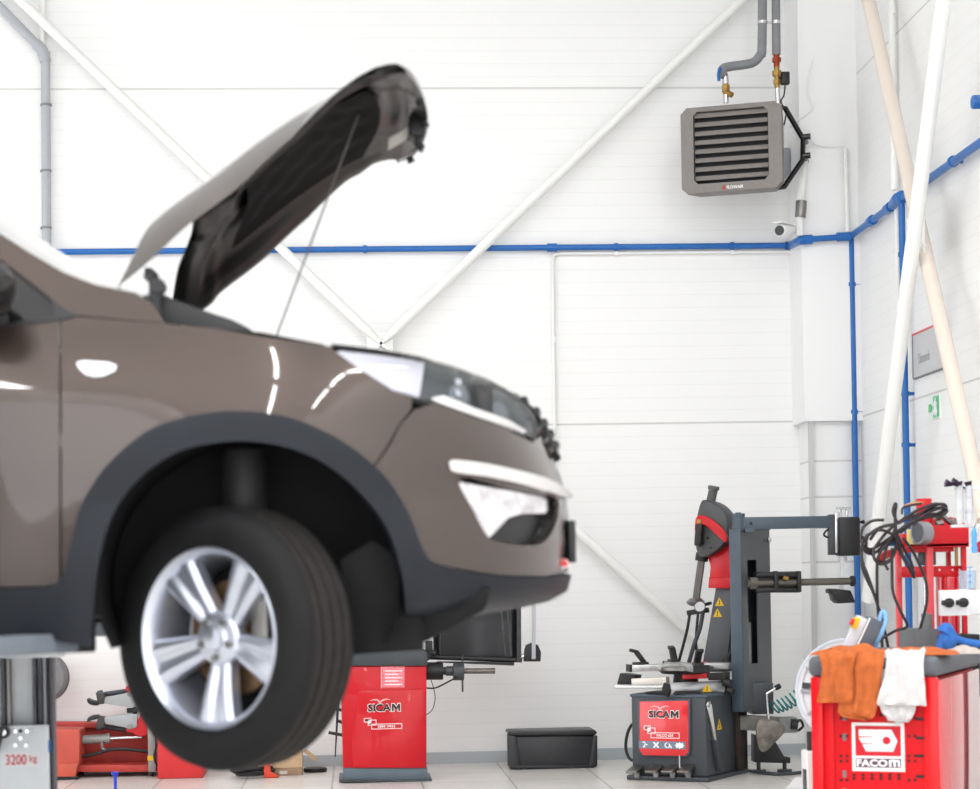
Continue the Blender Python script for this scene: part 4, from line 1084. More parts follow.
part('icons', b, white_ink, ic)
# pedals
for k, (px, py) in enumerate(((638, 769), (657, 768.5), (673.5, 768.5), (689, 768.5))):
    x, z = tp(px, py)
    part('pedal_slot', B(MT).bx(x - .03, x + .045, -.004, .01, z - .035, z + .03, .004), black_pl, cab)
    part('pedal', B(MT).box((x, -.05, z), (.085, .12, .018), Matrix.Rotation(radians(14), 3, 'X'), .006).box((x + .01, -.02, z - .035), (.04, .05, .05), bev=.006), steel_dull, t)
x, z = tp(681.5, 762); part('pedal_rod', B(MT).cyl((x, -.03, z - .04), (x, -.03, z + .05), .006), steel, t)
part('power_cable', B(MT).tube([(-WT + .01, .2, .12), (-WT - .10, .2, .11), (-WT - .14, .2, .2), (-WT - .10, .2, .34), (-WT + .01, .25, .42)], .011, 8), black_pl, t)
# right flank: lever, sticker, rubber pad
q0, q1 = FT.x(709, 704, .02), FT.x(714, 740, .02)
part('tyre_lever', B(MT).bar(q0, q1, .012, .038, (1, 0, 0), .004).cyl(q0 + V((-.006, 0, 0)), q0 + V((.006, 0, 0)), .022), steel, t)
q2 = FT.x(719, 771, .02); part('lever_sleeve', B(MT).bar(q1, q2, .02, .045, (1, 0, 0), .004), anth, t)
MS = MT @ Matrix.Rotation(pi / 2, 4, 'Z')                       # local x -> y_local, -y -> +x_local
q = FT.x(719, 724.5, 0); tri_sticker(MS, (q.y, q.z), -.002, .042, cab)
qa = FT.x(735, 697, .01); qb = FT.x(748, 772, .01)
part('rubber_pad', B(MT).bx(0.0, .03, qa.y, DT - .01, qb.z + .03, HT - .01, .008), mat('worn_rubber', (58, 44, 38), .8, noise=.5, nscale=9, rgb2=(30, 27, 26)), t, 'brown worn rubber bead breaker pad')
# turntable
CT = FT.z(683, 671, HT + .15); CT = V((-.27, .30, HT))
zt = FT.y(650, 667, .22).z
part('turntable_base', B(MT).lathe([(0, 0), (.15, 0), (.15, .03), (.09, .04), (.08, zt - HT - .05), (0, zt - HT - .05)], CT, seg=36), black_pl, t)
tt = part('turntable', B(MT).lathe([(0, -.045), (.16, -.045), (.19, -.02), (.19, .0), (.16, .01), (0, .01)], CT + V((0, 0, zt - HT)), seg=40), steel_dull, t)
Ra = radians(33 + 6)
red_p = mat('red_cover', (214, 40, 48), .35)
for k in range(4):
    a = Ra + k * pi / 2; d = V((cos(a), sin(a), 0)); n_ = V((-sin(a), cos(a), 0)); c0 = CT + V((0, 0, zt - HT))
    arm = part('slide_arm', B(MT).bar(c0 + d * .03, c0 + d * .385, .105, .045, bev=.006), mat('arm_silver', (190, 190, 190), .3, metal=.7, noise=.2, nscale=20), tt)
    part('arm_end_cap', B(MT).bar(c0 + d * .385, c0 + d * .40, .11, .05), black_pl, arm)
    j = c0 + d * .32 + V((0, 0, .022))
    jb = B(MT); jb.bar(j - d * .06, j + d * .045, .06, .035, bev=.006)
    jb.bar(j - d * .035 + V((0, 0, .01)), j + d * .02 + V((0, 0, .085)), .045, .03, bev=.005)
    jb.bar(j + d * .012 + V((0, 0, .085)), j + d * .065 + V((0, 0, .10)), .045, .022, bev=.004)
    part('clamp_jaw', jb, black_pl, arm)
    part('slide_bolt', B(MT).cyl(c0 + d * .20 + n_ * .05, c0 + d * .20 + n_ * .07, .014, seg=6), steel, arm)
c0 = CT + V((0, 0, zt - HT - .11))
d = V((cos(TH * -1), sin(TH * -1), 0))           # runs level across the view
a_, e_ = FT.y(668, 688.5, -.02), FT.y(722, 688.5, .30)
a_ = V((a_.x, a_.y, (a_.z + e_.z) / 2)); e_.z = a_.z
cyl = part('clamp_cylinder', B(MT).cyl(a_, e_, .045, seg=28, bev=.006), mat('cylinder_silver', (192, 194, 196), .3, metal=.6), t)
part('cylinder_end', B(MT).cyl(e_ - V((0, 0, 0)), e_ + (e_ - a_).normalized() * .05, .05, seg=6, bev=.004).cyl(a_ - (e_ - a_).normalized() * .02, a_, .05, seg=6), black_pl, cyl)
MC = Matrix.Translation(O.to_3d() * 0) ; q = P(707, 688, CAM.y + (MT @ ((a_ + e_) / 2)).y - .06)
tri_sticker(Matrix.Identity(4), (q.x, q.z), q.y, .032, cyl)
l0, l1 = FT.y(617, 686.5, .05), FT.y(668, 687, .05); l1.z = l0.z
part('lower_slide', B(MT).bar(l0, l1, .07, .022, bev=.004), steel, t)
part('lower_plate', B(MT).bar(FT.y(633, 682, .1), FT.y(668, 680.5, .1), .06, .05, bev=.006), mat('pale_steel', (206, 200, 192), .35, metal=.5), t)
part('corner_guard', B(MT).prism([tp(618, 684, .12), tp(635, 684.5, .12), tp(637, 675, .12), tp(621, 673, .12)], 'y', .1, .2, .004), black_pl, t)
part('corner_guard', B(MT).prism([tp(712, 680, .3), tp(728, 680, .3), tp(728, 672, .3), tp(710, 673, .3)], 'y', .24, .34, .004), black_pl, t)
part('red_cover', B(MT).bar(FT.y(682, 676.5, .2), FT.y(710, 675.5, .3), .08, .035, bev=.004), red_p, t)
part('red_cover', B(MT).bar(FT.y(694, 664, .5), FT.y(706, 664, .5), .08, .03, bev=.004), red_p, t)
part('air_line', B(MT).tube([FT.y(700, 692, .0), FT.y(672, 693, -.02), FT.y(650, 693, .0), FT.y(645, 694, .1)], .012, 6), black_pl, t)
part('rotary_union', B(MT).cyl(FT.y(724, 682, .25), FT.y(731, 684, .25), .03), black_pl, t)
part('rotary_union', B(MT).cyl(FT.y(728, 690, .25), FT.y(733, 692, .25), .028), black_pl, t)
# tilting column with tool head
yc0 = DT + .02
def colbox(pts, y0, y1, m, name, parent=t, bev=.006): return tpoly(pts, y0, y1, m, name, parent, bev)
col = colbox([(701, 672), (726, 672), (735, 585), (716, 585)], yc0, yc0 + .16, mat('column_grey', (82, 84, 88), .45, noise=.05), 'tilting_column')
colr = colbox([(708.5, 587), (733, 588), (733, 548), (729, 541), (709, 550), (707, 556), (710, 566)], yc0 - .03, yc0 + .17, red_m, 'column_collar', bev=.01)
part('collar_band', B(MT).prism([tp(708.5, 588, yc0 - .035), tp(732, 588.5, yc0 - .035), tp(732, 578, yc0 - .035), tp(709.5, 577, yc0 - .035)], 'y', yc0 - .045, yc0 + .16, .004), red_m, t)
FC_ = lambda px, py: tp(px, py, yc0)
for (px, py) in ((719.5, 602), (717.5, 613)):
    x, z = tp(px, py, yc0 - .001); tri_sticker(MT, (x, z), yc0 - .001, .034, col)
yh0 = yc0 - .12
hm = mat('head_grey', (74, 75, 77), .55, noise=.08)
head = colbox(smooth2([(700, 503), (704, 500), (716, 504.5), (725, 514), (727.5, 526), (725.5, 540), (718, 549), (706, 556.5), (698.5, 556), (695, 545), (694.5, 530), (697, 514)], 3, True), yh0, yh0 + .17, hm, 'tool_head', bev=.014)
rb = smooth2([(694.5, 530), (695.5, 519), (699, 515.5), (706, 516.5), (716, 523), (724, 531), (727, 539)], 4); rb2 = smooth2([(725.5, 543), (719.5, 538), (712, 531), (705, 525.5), (700.5, 525), (698.5, 529), (697, 535)], 4)
colbox(rb + rb2, yh0 - .02, yh0 + .02, red_m, 'red_band', head, bev=.003)
colbox([(697, 519), (701, 519.5), (701, 524), (697, 523.5)], yh0 - .026, yh0 - .015, brass, 'brass_tag', head, bev=.001)
part('handle_grip', B(MT).bar(FT.y(700, 524, yh0 - .05), FT.y(698.5, 546, yh0 - .05), .05, .06, bev=.012).bar(FT.y(699, 527, yh0 - .02), FT.y(701, 545, yh0 - .02), .04, .05, bev=.01), black_pl, head)
for px, py in ((708, 538), (711, 548)):
    x, z = tp(px, py, yh0); part('screw', B(MT).cyl((x, yh0 - .006, z), (x, yh0 + .01, z), .01, seg=6), black_pl, head)
part('head_arm', B(MT).bar(FT.y(716, 535, yc0 + .06), FT.y(733, 533, yc0 + .06), .12, .10, bev=.01), anth, t)
part('top_tube', B(MT).cyl(FT.y(710, 505, yh0 + .08), FT.y(713.5, 489, yh0 + .08), .032).cyl(FT.y(713.3, 490, yh0 + .08), FT.y(714, 486, yh0 + .08), .040, bev=.006), mat('tube_grey', (84, 84, 83), .5, noise=.1), t)
s0, s1 = FT.y(702.5, 553, yh0 + .08), FT.y(696, 600, yh0 + .08)
part('hex_shaft', B(MT).cyl(s0, s1, .026, seg=6), mat('shaft_steel', (112, 108, 104), .4, metal=.8), t)
part('shaft_collar', B(MT).cyl(FT.y(702.5, 553, yh0 + .08), FT.y(701.3, 561, yh0 + .08), .045, bev=.004), black_pl, t)
dk = B(MT); c = FT.y(695.5, 601, yh0 + .06)
dk.lathe([(.0, .02), (.04, .02), (.065, -.005), (.058, -.02), (.03, -.035), (0, -.03)], c, seg=28); dk.lathe([(0, -.012), (.034, -.012), (.040, 0), (.034, .012), (0, .012)], FT.y(700, 607, yh0 + .02), (.3, -.9, .2), seg=28)
part('mounting_head', dk, mat('cast_steel', (140, 140, 142), .35, metal=.9), t)
part('shaft_bracket', B(MT).bar(FT.y(688, 613, yc0), FT.y(708, 610, yc0), .05, .035, bev=.004).bar(FT.y(700, 606, yc0), FT.y(711, 603, yc0), .03, .02), black_pl, t)
part('air_hose', B(MT).tube([FT.y(690, 612, yc0 - .02), FT.y(687.5, 628, yc0 - .02), FT.y(683, 646, yc0 - .02), FT.y(677, 668, yc0 - .02)], .011, 8), black_pl, t)
part('air_hose', B(MT).tube([FT.y(703, 611, yc0 - .03), FT.y(700, 628, yc0 - .03), FT.y(694, 645, yc0 - .03), FT.y(688, 666, yc0 - .03)], .016, 8), anth, t)
part('air_hose', B(MT).tube([FT.y(698, 614, yc0 - .02), FT.y(696, 640, yc0 - .02), FT.y(698, 662, yc0 - .02)], .010, 8), black_pl, t)
# helper post beside the cabinet: seen three quarter, its own frame turned with the machine
PW = FT.y(743.5, 700, .42)                       # front vertical edge
xe, ye = PW.x, .42
ztop = FT.y(743.5, 529, ye).z; zbot = FT.y(743.5, 712, ye).z
wl = xe - FT.y(730.5, 620, ye).x
dr = FT.x(771, 620, xe).y - ye
part('post_face', B(MT).bx(xe - wl, xe, ye, ye + .012, zbot, ztop, .002), anth_blue, t)
b = B(MT)
sl0 = FT.x(748, 600, xe).y; sl1 = FT.x(757.5, 600, xe).y; zs1 = FT.x(750, 560, xe).z; zs0 = FT.x(750, 664, xe).z
for ya, yb_, z0_, z1_ in ((ye + .004, sl0, zbot, ztop), (sl1, ye + dr, zbot, ztop), (sl0, sl1, zs1, ztop), (sl0, sl1, zbot, zs0)):
    b.bx(xe - .008, xe, ya, yb_, z0_, z1_)
post = part('post_side', b, mat('post_grey', (86, 89, 92), .45, noise=.04), t)
part('post_back', B(MT).bx(xe - wl, xe - wl + .008, ye + .01, ye + dr, zbot, ztop).bx(xe - wl, xe - .008, ye + dr - .008, ye + dr, zbot, ztop), anth, t)
part('post_cap', B(MT).bx(xe - wl - .004, xe + .004, ye - .004, ye + dr + .004, ztop, ztop + .006), anth, t)
qa, qb = FT.x(753, 622, xe - .04), FT.x(753, 664, xe - .04)
part('lift_cylinder', B(MT).cyl(V((xe - .05, (sl0 + sl1) / 2, qb.z - .05)), V((xe - .05, (sl0 + sl1) / 2, qa.z)), .032).cyl(V((xe - .05, (sl0 + sl1) / 2, qa.z)), V((xe - .05, (sl0 + sl1) / 2, qa.z + .03)), .015), steel_dull, t)
q = FT.x(765, 540, xe + .01); part('lock_screw', B(MT).cyl(q - V((.01, 0, 0)), q + V((.03, 0, 0)), .012).ball(q + V((.03, 0, 0)), .018), steel, t)
# upper swing arm and press block, drawn at the post's depth in the room
yw = (MT @ V((xe, ye + .06, 0))).y
part('swing_arm', B().bar(P(738, 523.5, yw), P(830, 522, yw), .07, .082, bev=.004), anth_blue, t)
part('arm_pivot', B().cyl(P(738.5, 531, yw), P(738.3, 513.5, yw), .045).cyl(P(738.3, 515, yw), P(738.2, 512.5, yw), .02).bx(P(744, 530, yw).x, P(753, 530, yw).x, yw - .05, yw + .05, P(748, 532, yw).z, P(748, 528, yw).z), anth_blue, t)
part('arm_hole', B().cyl(P(750, 523.6, yw) + V((0, -.037, 0)), P(750, 523.6, yw) + V((0, -.033, 0)), .011), black_ink, t)
part('block_rail', B().bar(P(832.5, 555, yw), P(832, 514.5, yw), .055, .06, (0, 1, 0), bev=.004), anth, t)
part('slide_plate', B().bar(P(837, 553, yw - .02), P(836.6, 512, yw - .02), .03, .03, (0, 1, 0), bev=.003), steel, t)
part('press_block', B().box(P(847.5, 536.5, yw - .02), (.145, .14, .262), bev=.014), black_pl, t)
part('block_loop', B().tube([P(831, 528, yw), P(826, 531, yw), P(824, 535, yw), P(828, 537.5, yw), P(832, 537, yw)], .007, 8), black_pl, t)
for py in (522, 538): part('knob', B().cyl(P(857, py, yw - .02), P(862, py, yw - .02), .008).ball(P(863, py, yw - .02), .014), black_pl, t)
part('rod_guide', B().bx(P(837, 506, yw).x, P(850, 506, yw).x, yw - .03, yw + .03, P(843, 509.5, yw).z, P(843, 507, yw).z).cyl(P(840, 516, yw), P(839.6, 507, yw), .012).cyl(P(846.5, 516, yw), P(847.5, 507, yw), .012), steel, t)
part('press_rod', B().bar(P(842.5, 556, yw), P(841.7, 592, yw), .028, .02, (0, 1, 0)).cyl(P(842.6, 556, yw), P(842.5, 561, yw), .03, seg=10), mat('rod_white', (214, 216, 220), .3, metal=.3), t)
pd = [(829.5, 588.5), (838, 589), (850, 590.5), (855, 602.5), (838, 603.5), (834, 600), (832.5, 593.5), (829.5, 593)]
part('press_pad', B().prism([(P(x, y, yw - .05).x, P(x, y, yw - .05).z) for x, y in pd], 'y', yw - .07, yw + .07, .004), black_pl, t)
# roller shaft and its carriage
ys = yw - .04
part('roller_shaft', B().cyl(P(748, 583.5, ys), P(854, 581, ys), .024).cyl(P(750, 583.4, ys), P(757, 583.2, ys), .045, seg=6), mat('shaft_olive', (96, 92, 86), .5, metal=.4), t)
part('shaft_knob', B().cyl(P(850, 581.2, ys), P(855, 581, ys), .036, bev=.008), black_pl, t)
cg = part('carriage', B().bx(P(756, 583, ys).x, P(799, 583, ys).x, ys + .0, ys + .10, P(778, 592.5, ys).z, P(778, 571.5, ys).z, .012), mat('carriage_black', (30, 30, 31), .4), t)
for py in (575, 590): part('carriage_rail', B().cyl(P(756, py, ys - .02), P(800, py, ys - .02), .018, bev=.004), black_pl, cg)
for px in (775, 798): part('carriage_lug', B().bx(P(px - 2, 583, ys).x, P(px + 2, 583, ys).x, ys - .05, ys + .02, P(px, 592, ys).z, P(px, 571, ys).z, .006), black_pl, cg)
part('carriage_bolt', B().cyl(P(783, 577.5, ys - .03), P(788, 579, ys - .03), .016, seg=8), brass, cg)
# bead breaker arm, blade and rear foot
yb2 = (MT @ V((0, DT - .1, 0))).y
part('breaker_arm', B().bar(P(735, 722, yb2), P(794, 725, yb2), .10, .10, bev=.01), mat('arm_grey', (118, 116, 112), .5, noise=.25, nscale=10), t)
part('breaker_arm_end', B().bx(P(776, 725, yb2).x, P(795, 725, yb2).x, yb2 - .09, yb2 + .05, P(785, 732, yb2).z, P(785, 717, yb2).z, .008), mat('end_grey', (128, 130, 130), .5), t)
part('arm_pin', B().cyl(P(791, 724, yb2 - .1), P(797, 724.5, yb2 - .1), .035).tube([P(796, 724, yb2 - .1), P(800, 720, yb2 - .1), P(803, 726, yb2 - .1), P(798, 731, yb2 - .1)], .009, 6), black_pl, t)
bl_ = smooth2([(757, 721), (770, 719.5), (783, 724), (784, 732), (773, 744), (765, 751.5), (759.5, 750), (756, 738)], 4, True)
def blade(pts):
    b = B(); b.prism([(P(x, y, yb2 - .2).x, P(x, y, yb2 - .2).z) for x, y in pts], 'y', yb2 - .22, yb2 - .195, .006); return b
part('breaker_blade', blade(bl_), mat('worn_blade', (122, 116, 110), .5, metal=.5, noise=.45, nscale=16), t, 'worn grey bead breaker blade')
part('blade_handle', B().cyl(P(768.5, 720, yb2 - .18), P(766.5, 694, yb2 - .18), .009).cyl(P(766, 694, yb2 - .18), P(776, 688, yb2 - .18), .010), steel, t)
part('handle_knob', B().cyl(P(775, 688.4, yb2 - .18), P(780.5, 685.6, yb2 - .18), .018, bev=.005), black_pl, t)
part('post_foot_box', B().bx(P(752, 700, yb2).x, P(773, 700, yb2).x, yb2 - .02, yb2 + .2, P(762, 714, yb2).z, P(762, 683, yb2).z, .004), anth, t)
ff = [(753.5, 734), (775, 742), (784, 757), (789.5, 757), (789.5, 763), (753.5, 762)]
part('rear_foot', B().prism([(P(x, y, yb2 + .05).x, P(x, y, yb2 + .05).z) for x, y in ff], 'y', yb2 + .02, yb2 + .14, .004), black_pl, t)
for px in (758.5, 784.5):
    c = P(px, 762, yb2 + .08); part('levelling_foot', B().cyl((c.x, c.y, .012), (c.x, c.y, c.z + .01), .014).cyl((c.x, c.y, 0), (c.x, c.y, .018), .05), anth, t)
part('floor_hose', B().tube([V((P(750, 770, yb2).x, yb2, .02)), V((P(770, 768, yb2).x, yb2 - .2, .014)), V((P(800, 772, yb2).x, yb2 - .1, .012))], .012, 8), anth, t)
# teal coiled hose
ca, cb = P(773, 708, yb2 - .1), P(806, 689, yb2 - .3)
pts = []
dv = (cb - ca); L = dv.length; dn_ = dv.normalized(); s1 = dn_.cross(V((0, 1, 0))).normalized(); s2 = V((0, 1, 0))
for k in range(150):
    u = k / 149; a = u * 2 * pi * 8
    pts.append(ca + dv * u + V((0, 0, -.02 * sin(pi * u))) + (s1 * cos(a) + s2 * sin(a)) * .045)
mono('coiled_hose', B().tube([P(767, 704, yb2 - .05)] + pts, .006, 6, smooth=False), mat('teal_hose', (20, 120, 118), .4), 'teal coiled air hose stretched from the tyre changer to the trolley', 'hose', ca)

# ------------------------------------------------------------------ black crate against the wall
yk = PZ(552, 769).y
t = thing('storage_crate', 'empty looking black plastic crate on the floor against the back wall', 'crate', (P(552, 768, yk).x, yk, 0))
ck = mat('crate_black', (46, 47, 50), .4, noise=.12, nscale=6)
kp = lambda x, y, Y=yk: (P(x, y, Y).x, max(0.001, P(x, y, Y).z))
part('front_panel', B().prism([kp(516, 737), kp(594, 736), kp(589.5, 766.5), kp(521, 767.5)], 'y', yk + .012, yk + .03, .008), ck, t)
part('corner_post', B().prism([kp(507.5, 735), kp(516, 736), kp(521.5, 768.5), kp(510, 768.5), kp(508, 763)], 'y', yk, yk + .06, .006), ck, t)
part('corner_post', B().prism([kp(593.5, 736), kp(597.5, 735.5), kp(597.5, 766), kp(595, 767.5), kp(588.5, 767.5)], 'y', yk, yk + .06, .006), ck, t)
part('lid_rim', B().prism([kp(509, 731.5), kp(594, 729.5), kp(597, 732), kp(596, 734.5), kp(513, 735.5), kp(508, 734)], 'y', yk - .01, yk + .29, .005), ck, t)
part('bottom_rim', B().prism([kp(512, 765.5), kp(594, 765), kp(594, 768.4), kp(513, 768.4)], 'y', yk - .004, yk + .04, .003), ck, t)
xa, xb = kp(510, 750)[0], kp(596, 750)[0]; hz = kp(552, 735)[1]
part('body', B().bx(xa, xb, yk + .03, yk + .28, .004, hz, .01), ck, t)

# ------------------------------------------------------------------ red truck tyre machine on the left
yr = PZ(100, 779).y; 
t = thing('truck_tyre_changer', 'faded red truck tyre machine with grey claws behind the front wheel', 'tyre changer', (P(110, 778, yr).x, yr, 0))
rm = mat('faded_red', (186, 62, 54), .5, noise=.18, nscale=5); rmd = mat('worn_red', (196, 82, 66), .5, noise=.12, nscale=7)
rbright = mat('claw_red', (206, 40, 48), .4)
rp_x = lambda x, y, Y=yr: (P(x, y, Y).x, max(.002, P(x, y, Y).z))
def rpoly(pts, y0, y1, m, name, bev=.005, parent=t): return part(name, B().prism([rp_x(x, y, y0) for x, y in pts], 'y', y0, y1, bev), m, parent)
rpoly([(20, 722), (150, 723), (150, 728), (20, 728)], yr + .35, yr + .5, rm, 'rear_rail')
rpoly([(20, 727), (156, 727), (156, 769), (20, 769)], yr + .42, yr + .46, rm, 'rear_panel')
rpoly([(20, 765), (160, 765), (160, 772), (20, 772)], yr + .1, yr + .46, rm, 'floor_rail')
rpoly([(20, 728.5), (80, 729.5), (79.5, 762), (75, 776), (20, 777)], yr, yr + .3, rmd, 'end_box', .012)
rpoly([(20, 764), (77.5, 763.5), (75.5, 776.5), (20, 777.5)], yr - .01, yr, mat('scuffed_red', (206, 92, 70), .5, noise=.2, nscale=4), 'scuff_panel', .002)
rpoly([(20, 776.5), (78, 776), (78, 779), (20, 779)], yr - .005, yr + .32, black_pl, 'skid', .002)
yk2 = yr + .15
part('hydraulic_cylinder', B().cyl(P(80, 740, yk2), P(108, 738.5, yk2), .032).cyl(P(106, 738.6, yk2), P(110, 738.5, yk2), .038), mat('ram_grey', (142, 140, 136), .45, metal=.3, noise=.1), t)
part('chrome_rod', B().cyl(P(109, 738.5, yk2), P(142, 737, yk2), .013), steel, t)
part('hose_fitting', B().tube([P(102, 741, yk2 - .02), P(102, 748, yk2 - .02), P(106, 750, yk2 - .02), P(112, 749.5, yk2 - .02)], .012, 8), steel_dull, t)
part('hydraulic_hose', B().tube([P(80, 757, yk2 - .03), P(95, 754, yk2 - .04), P(112, 749.5, yk2 - .04), P(130, 749.5, yk2 - .04), P(150, 752, yk2 - .02)], .012, 8), black_pl, t)
rpoly([(138, 686), (147, 686), (150, 700), (147, 735), (139, 737), (133, 733), (126, 731.5), (126, 728), (133, 727), (140, 716), (140, 706), (136, 696), (125, 690), (126, 686)], yr + .12, yr + .28, rbright, 'chuck_bracket')
cg_ = mat('claw_grey', (164, 168, 170), .45, noise=.08)
for sgn, yc2 in ((1, 701), (-1, 720)):
    Y = lambda dy: yc2 - sgn * dy
    arm = rpoly([(99, Y(0) if False else yc2 + (-1 if sgn > 0 else 1)), (100, yc2 - sgn * 2.5), (132, yc2 - sgn * 9), (137, yc2 - sgn * 7), (137, yc2 + sgn * 5.5), (130, yc2 + sgn * 6.5), (101, yc2 + sgn * 2)], yr + .10, yr + .16, cg_, 'claw_plate', .003)
    part('claw_tube', B().cyl(P(100, yc2 - sgn * 6, yr + .2), P(134, yc2 - sgn * 11, yr + .2), .018).cyl(P(98, yc2 - sgn * 6, yr + .2), P(103, yc2 - sgn * 7, yr + .2), .03), anth, arm)
    rpoly([(95.5, yc2 - sgn * 8.5), (105, yc2 - sgn * 7.5), (104, yc2 + sgn * 3), (98, yc2 + sgn * 3.5)], yr + .09, yr + .2, mat('claw_dark', (62, 60, 58), .5, noise=.2), 'claw_knuckle', .004, arm)
    rpoly(smooth2([(97, yc2 + sgn * 1), (91, yc2 - sgn * .5), (87, yc2 - sgn * 2.5), (87.5, yc2 + sgn * 1.5), (91, yc2 + sgn * 4), (98, yc2 + sgn * 4.5)], 3, True), yr + .08, yr + .2, black_pl, 'claw_tip', .004, arm)
    c = P(129.5, yc2 - sgn * 6.8, yr + .1); part('claw_pin', B().cyl(c, c + V((0, -.02, 0)), .016), steel_dull, arm)
c = P(132, 710, yr + .12); part('pivot', B().cyl(P(127, 710.5, yr + .15), P(138, 710, yr + .15), .018).cyl(P(133, 710, yr + .13), P(137, 710, yr + .13), .028), black_pl, t)
part('column_strip', B().bx(P(147, 740, yr).x, P(154.5, 740, yr).x, yr + .05, yr + .12, P(150, 773, yr).z, P(150, 690, yr).z, .004), mat('strip_grey', (150, 150, 146), .5, noise=.12), t)
part('yellow_band', B().bx(P(146.8, 760, yr).x, P(154.7, 760, yr).x, yr + .045, yr + .122, P(150, 761, yr).z, P(150, 756.5, yr).z), yellow_ink, t)
part('strip_hose', B().tube([P(155, 720, yr), P(153, 730, yr), P(157, 742, yr), P(154, 756, yr), P(157, 766, yr)], .007, 6).cyl(P(150.5, 772, yr + .04), P(150.5, 776, yr + .04), .02), black_pl, t)
rpoly([(157.5, 712), (203, 716), (203, 781.5), (157.5, 782.5)], yr - .12, yr + .32, mat('box_red', (204, 48, 50), .45, noise=.14, nscale=5), 'motor_box', .006)
rpoly([(158.5, 781.5), (202, 780.5), (202, 783.5), (158.5, 784)], yr - .11, yr + .3, black_pl, 'skid', .002)
c = P(46, 677.5, yr + .3)
b = B().lathe([(0, -.05), (.08, -.05), (.15, -.04), (.172, -.02), (.172, .02), (.15, .04), (0, .05)], c, (-.25, -1, .05), 40)
part('roller_disc', b, mat('disc_grey', (112, 110, 112), .6, noise=.15, nscale=10), t, 'grey rubber disc on the machine')
part('disc_stand', B().bx(c.x - .03, c.x + .03, c.y + .05, c.y + .12, P(46, 724, yr + .4).z, c.z + .05), rm, t)

# ------------------------------------------------------------------ small things on the floor
yw_ = PZ(287, 775.5).y
wx = lambda px, Y=yw_: P(px, 760, Y).x
woodm = mat('raw_wood', (206, 178, 142), .65, noise=.14, nscale=14)
t = thing('wood_block', 'pale wooden block on the floor under the front wheel', 'wood block', (wx(287), yw_, 0))
part('block', B().bx(wx(258), wx(302.5), yw_, yw_ + .22, P(287, 768, yw_).z, P(287, 744, yw_).z, .003), woodm, t)
part('lower_board', B().bx(wx(266), wx(302), yw_ + .003, yw_ + .2, .001, P(287, 768, yw_).z - .002, .002), mat('board_brown', (166, 138, 112), .7, noise=.2, nscale=10), t)
part('stamp', B().bx(wx(279), wx(287), yw_ + .001, yw_ + .004, .01, .032), mat('stamp_white', (214, 208, 200), .6, noise=.3, nscale=80), t)
ys_ = PZ(306, 772).y
mono('wood_offcut', B().bar(P(304.5, 750, ys_ + .3), P(316.5, 760, ys_ + .3), .02, .03), woodm, 'thin wooden stick leaning behind the wood block', 'stick', P(310, 755, ys_ + .3))
mono('floor_plate', B().cyl((wx(315, 14.6), 14.6, .001), (wx(315, 14.6), 14.6, .03), .085, bev=.008), black_pl, 'flat black disc on the floor beside the red balancer', 'disc', (wx(315, 14.6), 14.6, 0))
yj = PZ(272, 778).y
t = thing('clamp_tool', 'orange red metal foot on the floor beside the wood block', 'tool', (P(270, 777, yj).x, yj, 0))
part('foot', B().prism([(P(x, y, yj).x, max(.001, P(x, y, yj).z)) for x, y in [(263, 766), (269, 763), (271, 772), (279, 776.5), (278, 778), (264, 778)]], 'y', yj, yj + .05, .004), mat('orange_red', (212, 70, 46), .5), t)
pts = []
for k in range(60):
    a = k * .42; r = .10 + .02 * sin(k * .7); pts.append(V((P(252, 776, yj).x + r * 1.25 * cos(a), yj + .1 + r * sin(a), .02 + .0009 * k)))
mono('hose_coil', B().tube(pts, .014, 7, n=2), black_pl, 'black hose lying coiled on the floor under the front wheel', 'hose', (P(252, 776, yj).x, yj, 0))
yn = PZ(115, 792).y
c = P(115, 772, yn)
t = thing('blue_peg', 'small blue tee shaped peg standing on the floor at the lower edge', 'peg', (c.x, yn, 0))
part('stem', B().lathe([(0, 0), (.016, 0), (.016, .01), (.010, .03), (.012, c.z - .03)], (c.x, yn, 0), seg=20), mat('bright_blue', (40, 62, 196), .4), t)
part('head', B().lathe([(.012, -.03), (.020, -.016), (.026, -.012), (.026, 0), (0, 0)], c, seg=20), mat('bright_blue', (40, 62, 196), .4), t)

# ------------------------------------------------------------------ tool trolley
YCt = 8.2
c = P(937, 700, YCt); TC = radians(-27)
FK = Fr((c.x, c.y, 0), TC); MK = FK.M
t = thing('tool_trolley', 'red tool trolley with a perforated side and grey top, rags over its edge', 'tool trolley', FK.M.translation, TC)
WK = -FK.y(811, 720, 0).x; DK = 1.0
ztp = FK.y(900, 656, 0).z; zrm = FK.y(900, 677, 0).z
rt = mat('trolley_red', (222, 12, 22), .32, coat=.15, spec=.35); rdark = mat('trolley_inner_red', (206, 8, 20), .4, spec=.3)
zb0 = .16
cp1 = -FK.y(822.5, 720, 0).x; cp0 = -FK.y(923.5, 720, 0).x
part('corner_post', B(MK).bx(-WK, -cp1, 0, .05, zb0, zrm, .006), rt, t)
part('corner_post', B(MK).bx(-cp0, 0, 0, .05, zb0, zrm, .006), rt, t)
pan = part('perforated_panel', B(MK).bx(-cp1 - .004, -cp0 + .004, .024, .034, zb0, zrm), rdark, t)
part('panel_fold', B(MK).bx(-cp1 - .002, FK.y(834, 720, .02).x, .014, .03, zb0, zrm, .003), rdark, pan)
hole = mat('hole_dark', (70, 8, 12), .6); slotm = mat('slot_dark', (34, 22, 26), .5); hookm = mat('hook_grey', (120, 110, 112), .4)
def dots(name, cells, w, h, m):
    for px, py in cells:
        q = FK.y(px, py, .0235)
        if q.z > zb0 + .02: part(name, B(MK).bx(q.x - w, q.x + w, .0225, .0245, q.z - h, q.z + h), m, pan)
